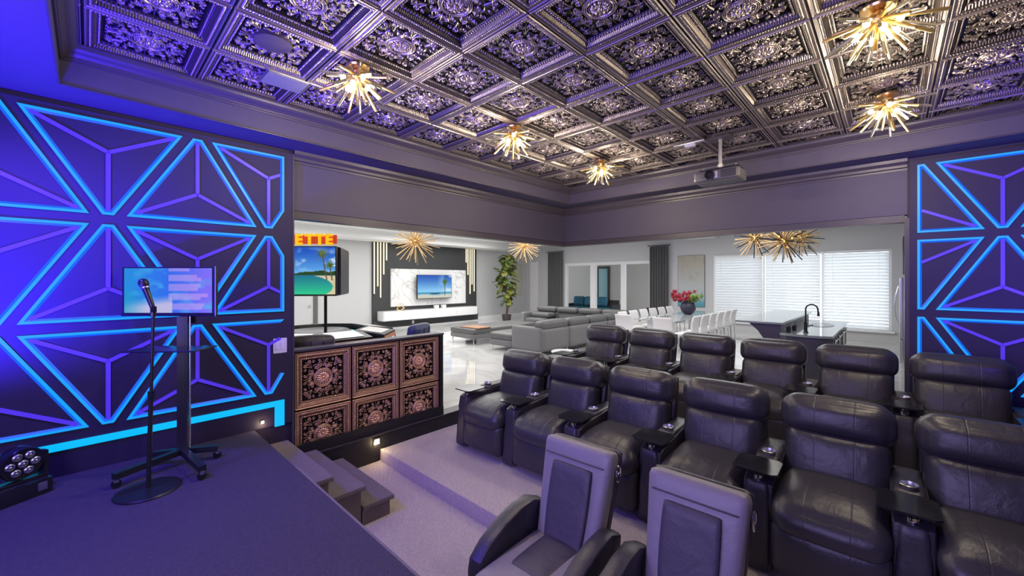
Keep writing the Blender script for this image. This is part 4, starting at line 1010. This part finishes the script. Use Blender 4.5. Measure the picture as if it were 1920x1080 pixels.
# patio seating
for (loc, rz, w, lab, g) in (((17.0, 10.6, 0), PI/2, 2.4, 'dark outdoor sofa beyond the left glass panes', ''), ((16.6, 7.0, 0), PI/2, .9, 'dark outdoor armchair beyond the right glass pane', '')):
    t = thing('outdoor_sofa' if w > 1 else 'outdoor_armchair', lab, 'outdoor seat', loc, rz)
    MB().bbox(-w/2, w/2, -.4, .4, .08, .32, .02).build('base', 'wicker', t); MB().bbox(-w/2, w/2, -.42, -.30, .3, .78, .02).build('back', 'wicker', t)
    for s in (-1, 1): MB().bbox(s*w/2-.06, s*w/2+.06, -.4, .4, .1, .58, .02).build('arm', 'wicker', t)
    nseat = int(round(w/.8))
    for k in range(nseat): MB().cushion((-w/2+w*(k+.5)/nseat, .05, .38), (w/nseat-.03, .66, .15), .05, n=6).build('seat_cushion', 'teal', t, smooth=True)
for k, (x, y, rz, nm) in enumerate(((16.9, 11.35, .2, 'leftmost of the three on the patio sofa'), (16.9, 10.75, -.1, 'middle of the three on the patio sofa'), (16.9, 10.05, .15, 'rightmost of the three on the patio sofa'), (16.5, 7.1, .0, 'alone on the patio armchair'))):
    c_ = MB().cushion((0, 0, .24), (.16, .56, .46), .07, n=8, bulge=(.04, 0, 0), mtx=Matrix.Rotation(.25, 4, 'Y')).build('throw_cushion', 'teal', None, smooth=True, loc=(x, y, .47), rot=(0, 0, rz))
    tag(c_, f'teal square cushion, {nm}', 'cushion', 'teal patio cushions')

# ------------------------------------------------------------------ sectional sofa
t = thing('sectional_sofa', 'large grey leather corner sofa with chaise in the bright room', 'sofa', (6.9, 5.65, 0))
def cu(name, m, p, x0, x1, y0, y1, z0, z1, r=.05, n=8, bulge=(0, 0, 0)):
    return MB().cushion(((x0+x1)/2, (y0+y1)/2, (z0+z1)/2), (x1-x0, y1-y0, z1-z0), r, n=n, bulge=bulge).build(name, m, p, smooth=True)
cu('arm', 'sofaside', t, -.02, .16, 0, .88, .12, .66, .03)
xs = [.0, 1.08, 2.0, 2.89, 3.9]
for k in range(4):
    a, b = xs[k], xs[k+1]
    cu('back_panel', 'sofaside', t, a+.012, b-.012, -.02, .14, .12, .62, .02, 6)
    cu('headrest', 'sofa', t, a+.02, b-.02, -.03, .24, .60, .80, .09, 10, (0, 0, .01))
    cu('seat_cushion', 'sofa', t, max(a, .16)+.01, b-.01, .16, 1.05, .22, .43, .05, 8, (0, 0, .02))
    cu('base', 'sofaside', t, max(a, .1)+.01, b-.01, .12, 1.0, .12, .24, .02, 3)
cu('chaise_base', 'sofaside', t, .0, 1.0, .88, 1.68, .12, .28, .03, 5); cu('chaise_cushion', 'sofa', t, 0, 1.0, .86, 1.70, .26, .44, .07, 10, (0, 0, .02))
for k in range(4):
    a, b = .1+k*.88, .1+(k+1)*.88
    cu('back_panel', 'sofaside', t, 4.26, 4.42, a, b-.02, .12, .66, .03, 5); cu('headrest', 'sofa', t, 4.14, 4.44, a+.01, b-.02, .62, .82, .09, 10)
    cu('seat_cushion', 'sofa', t, 3.5, 4.26, a, b-.02, .22, .43, .05, 8, (0, 0, .02)); cu('base', 'sofaside', t, 3.5, 4.3, a, b-.01, .12, .24, .02, 3)
cu('arm', 'sofaside', t, 3.5, 4.42, 3.62, 3.78, .12, .62, .04)
cu('cushion', 'sofa', t, 3.75, 4.25, 2.75, 3.55, .44, .62, .08, 8)
for (x, y) in ((.06, .05), (1.08, .05), (2.0, .05), (2.89, .05), (4.3, .05), (.06, 1.6), (.94, 1.6), (3.6, 3.7), (4.35, 3.7)):
    MB().tube([(x, y, .12), (x+.01, y+.01, 0)], [.018, .010], 8).build('leg', 'chrome', t)
t = thing('ottoman_bench', 'long low grey bench behind the chaise of the corner sofa', 'ottoman', (6.95, 7.95, 0))
cu('base', 'sofaside', t, 0, 2.6, 0, 1.0, .16, .30, .03, 5); cu('cushion', 'sofa', t, -.01, 2.61, -.01, 1.01, .28, .44, .06, 10, (0, 0, .015))
for (x, y) in ((.06, .06), (.06, .94), (2.54, .06), (2.54, .94)):
    MB().tube([(x, y, .17), (x-.02, y, .09), (x+.01, y, 0)], [.016, .012, .010], 8).build('leg', 'chrome', t)
cu('throw', 'tan', t, .1, .62, -.016, .70, .435, .462, .012, 6)
# ------------------------------------------------------------------ dining set
t = thing('dining_table', 'long grey glass dining table with white legs', 'table', (11.45, 4.22, 0))
MB().bbox(-1.95, 1.95, -.52, .52, .735, .755, .005).build('tabletop', 'tglass', t, smooth=True, ang=40)
for x in (-1.5, 1.4):
    MB().bbox(x-.08, x+.08, -.34, .34, .04, .735, .02).build('leg', 'whitegloss', t); MB().bbox(x-.22, x+.22, -.40, .40, 0, .04, .01).build('foot', 'whitegloss', t)
def dining_chair(label):
    t = thing('dining_chair', label, 'chair')
    MB().cushion((0, 0, .45), (.44, .44, .07), .03, n=8, bulge=(0, 0, .01)).build('seat', 'chairwhite', t, smooth=True)
    MB().cushion((-.215, 0, .68), (.05, .44, .44), .024, n=10, fn=lambda p: Vector((p.x-.04*(p.z/.22)**2+.03*(p.y/.22)**2, p.y, p.z)), mtx=Matrix.Rotation(-.10, 4, 'Y')).build('backrest', 'chairwhite', t, smooth=True)
    for sx in (-1, 1):
        for sy in (-1, 1): MB().tube([(sx*.17, sy*.18, .42), (sx*.20, sy*.20, 0)], .012, 8).build('leg', 'chrome', t)
    MB().bbox(-.20, .20, -.19, .19, .405, .42, .004).build('seat_frame', 'chrome', t)
    return t
dc = None
spots = [(9.75+.62*k, 3.52, PI/2, 'right') for k in range(6)]+[(9.75+.62*k, 4.95, -PI/2, 'left') for k in range(6)]+[(9.05, 3.72, 0, 'end'), (9.2, 4.75, 0, 'endl')]
nth = ['first', 'second', 'third', 'fourth', 'fifth', 'sixth']
for i, (x, y, rz, sd) in enumerate(spots):
    lab = {'right': f'white dining chair on the table side facing the island, {nth[i % 6]} from near end', 'left': f'white dining chair on the table side facing the sofa, {nth[i % 6]} from near end',
           'end': 'white dining chair with its back to the recliners at the near table end', 'endl': 'white dining chair at the near table end, farther left'}[sd]
    o = dining_chair(lab) if dc is None else copy_tree(dc)
    dc = dc or o
    o['label'] = lab; o['group'] = 'white dining chairs'; o.location = (x, y, 0); o.rotation_euler = (0, 0, rz)
t = thing('round_vase', 'dark round vase on the glass dining table', 'vase', (11.75, 4.2, .755))
MB().lathe([(.002, 0), (.08, 0), (.15, .05), (.205, .15), (.21, .23), (.17, .33), (.09, .39), (.075, .40), (.07, .38), (.002, .36)], n=28).build('body', 'navy', t, smooth=True, ang=60)
t = thing('flower_bunch', 'red flowers with green sprigs in the dark round vase', 'flowers', (11.75, 4.2, 1.14))
rnd = random.Random(9)
fm = MB().cushion((0, 0, 0), (.10, .09, .06), .03, n=3).mesh('blossom', 'red', smooth=True)
gm = MB().cushion((0, 0, 0), (.13, .05, .015), .006, n=2).mesh('sprig_leaf', 'green', smooth=True)
stm = MB()
for k in range(110):
    a = rnd.uniform(0, 2*PI); el = rnd.uniform(.1, 1.2); R_ = rnd.uniform(.12, .38)
    d = Vector((.75*math.cos(a), math.sin(a)*1.2, math.sin(el)*.8)); left = d.y > -.25
    if left: d = d*R_*1.15; d.z -= .1*max(0, d.y)
    else: d = d*R_*.9
    ob('blossom' if left else 'sprig_leaf', fm if left else gm, t, tuple(d), (rnd.uniform(0, 3), rnd.uniform(0, 3), a))
    if k % 5 == 0: stm.tube([(0, 0, -.1), tuple(d)], .004, 4)
stm.build('stems', 'green', t)
# ------------------------------------------------------------------ kitchen island
t = thing('kitchen_island', 'dark kitchen island with a raised bar and curved end', 'kitchen island', (7.3, 0, 0))
bar = [(1.24, .0), (1.36, .0), (1.37, .40), (1.40, .62), (1.46, .78), (1.55, .92), (1.68, 1.04), (1.24, 1.04)]
MB().prism(bar, .08, 3.0, 'x').build('bar_base', 'island', t)
MB().bbox(0, 3.08, 1.20, 1.86, 1.04, 1.075, .008).build('bar_top', 'counter', t, smooth=True, ang=40)
MB().prism([(.68, 0), (1.24, 0), (1.24, .885), (.68, .885)], .05, 2.9, 'x').build('cabinet_body', 'island', t)
mb = MB(); pts = [(2.95, .60), (2.95, 1.24), (.0, 1.24)]+[(-.02-.07*math.sin(PI*k/8), 1.24-.66*k/8) for k in range(1, 8)]+[(.0, .60)]
mb.prism(pts, .885, .92, 'z'); mb.build('countertop', 'counter', t)
mb = MB(); mb.prism([(p[0]+.04, p[1]) for p in pts[2:]]+[(.2, .7), (.2, 1.2)], 0, .885, 'z'); mb.build('end_panel', 'island', t)
for k in range(4):
    d = MB().bbox(.25+k*.66, .25+k*.66+.62, .655, .68, .08, .87, .006).build('cabinet_door', 'island', t)
    MB().tube([(.30+k*.66, .66, .55), (.30+k*.66, .60, .56), (.30+k*.66, .60, .84), (.30+k*.66, .66, .85)], .012, 8).build('handle', 'chrome', d)
    MB().tube([(.36+k*.66, .66, .80), (.36+k*.66, .60, .80), (.82+k*.66, .60, .80), (.82+k*.66, .66, .80)], .010, 8).build('handle', 'chrome', d)
t2 = MB().lathe([(.24, .921), (.25, .925), (.22, .922), (.18, .922), (.002, .9215)], (1.75, .90, 0), 28, Matrix.Diagonal((1.6, .7, 1, 1))).build('sink', 'plastic', t, smooth=True, ang=40)
t = thing('kitchen_faucet', 'black gooseneck faucet on the kitchen island', 'faucet', (7.57, .95, .92))
MB().lathe([(.002, 0), (.035, 0), (.035, .01), (.024, .02), (.022, .16), (.002, .16)], n=16).build('body', 'blackmetal', t, smooth=True, ang=40)
MB().tube([(0, 0, .15), (0, 0, .36)]+[(0, -.075+.075*math.cos(a), .36+.075*math.sin(a)) for a in np.linspace(.2, PI, 10)]+[(0, -.155, .30)], .011, 10).build('spout', 'blackmetal', t, smooth=True)
MB().tube([(0, -.155, .32), (0, -.158, .26)], [.014, .018], 10).build('spray_head', 'blackmetal', t, smooth=True, ang=40)
MB().tube([(0, -.02, .10), (0, -.09, .12)], .008, 8).build('lever', 'blackmetal', t)
for k, (x, y, nm) in enumerate(((7.75, 1.12, 'left of the faucet'), (7.45, 1.15, 'by the raised bar edge'))):
    t = thing('soap_dispenser', f'small black soap pump {nm} on the island', 'soap dispenser', (x, y, .92))
    MB().lathe([(.002, 0), (.028, 0), (.03, .08), (.012, .10), (.002, .10)], n=14).build('body', 'blackmetal', t, smooth=True, ang=40); MB().tube([(0, 0, .09), (0, 0, .13), (0, -.04, .135)], .005, 6).build('pump', 'blackmetal', t)
t = thing('refrigerator', 'steel refrigerator seen side on at the right end of the opening', 'refrigerator', (11.2, -1.0, 0))
MB().bbox(0, .92, 0, .82, .02, 1.78, .01).build('body', 'steel', t, smooth=True, ang=40)
for a, b in ((.0, .455), (.465, .92)): 
    d = MB().bbox(a, b, .82, .87, .55, 1.78, .01).build('door', 'steel', t, smooth=True, ang=40); xx = b-.06 if a == 0 else a+.06
    MB().tube([(xx, .87, .75)]+[(xx, .87+.07*math.sin(PI*k/10), .75+.09*k) for k in range(1, 10)]+[(xx, .87, 1.65)], .014, 8).build('handle', 'chrome', d, smooth=True)
MB().bbox(0, .92, .82, .87, .06, .53, .01).build('drawer', 'steel', t, smooth=True, ang=40)
t = thing('wall_cabinet', 'dark tall cabinet above the refrigerator', 'cabinet', (11.15, -1.0, 1.84))
MB().bbox(0, 1.0, 0, .80, 0, .78, .008).build('body', 'black', t, smooth=True, ang=40)
for a in (.01, .505): MB().bbox(a, a+.485, .80, .82, .01, .77, .004).build('door', 'black', t)
# round side table by the sofa back
t = thing('side_table', 'small round white top side table behind the sofa back', 'side table', (6.2, 4.5, 0))
MB().lathe([(.002, .36), (.24, .36), (.25, .37), (.24, .385), (.002, .385)], n=28).build('tabletop', 'whitegloss', t, smooth=True, ang=40)
MB().tube([(0, 0, .0), (0, 0, .365)], .02, 10).build('post', 'blackmetal', t); MB().lathe([(.002, 0), (.18, 0), (.18, .015), (.002, .02)], n=20).build('base', 'blackmetal', t)
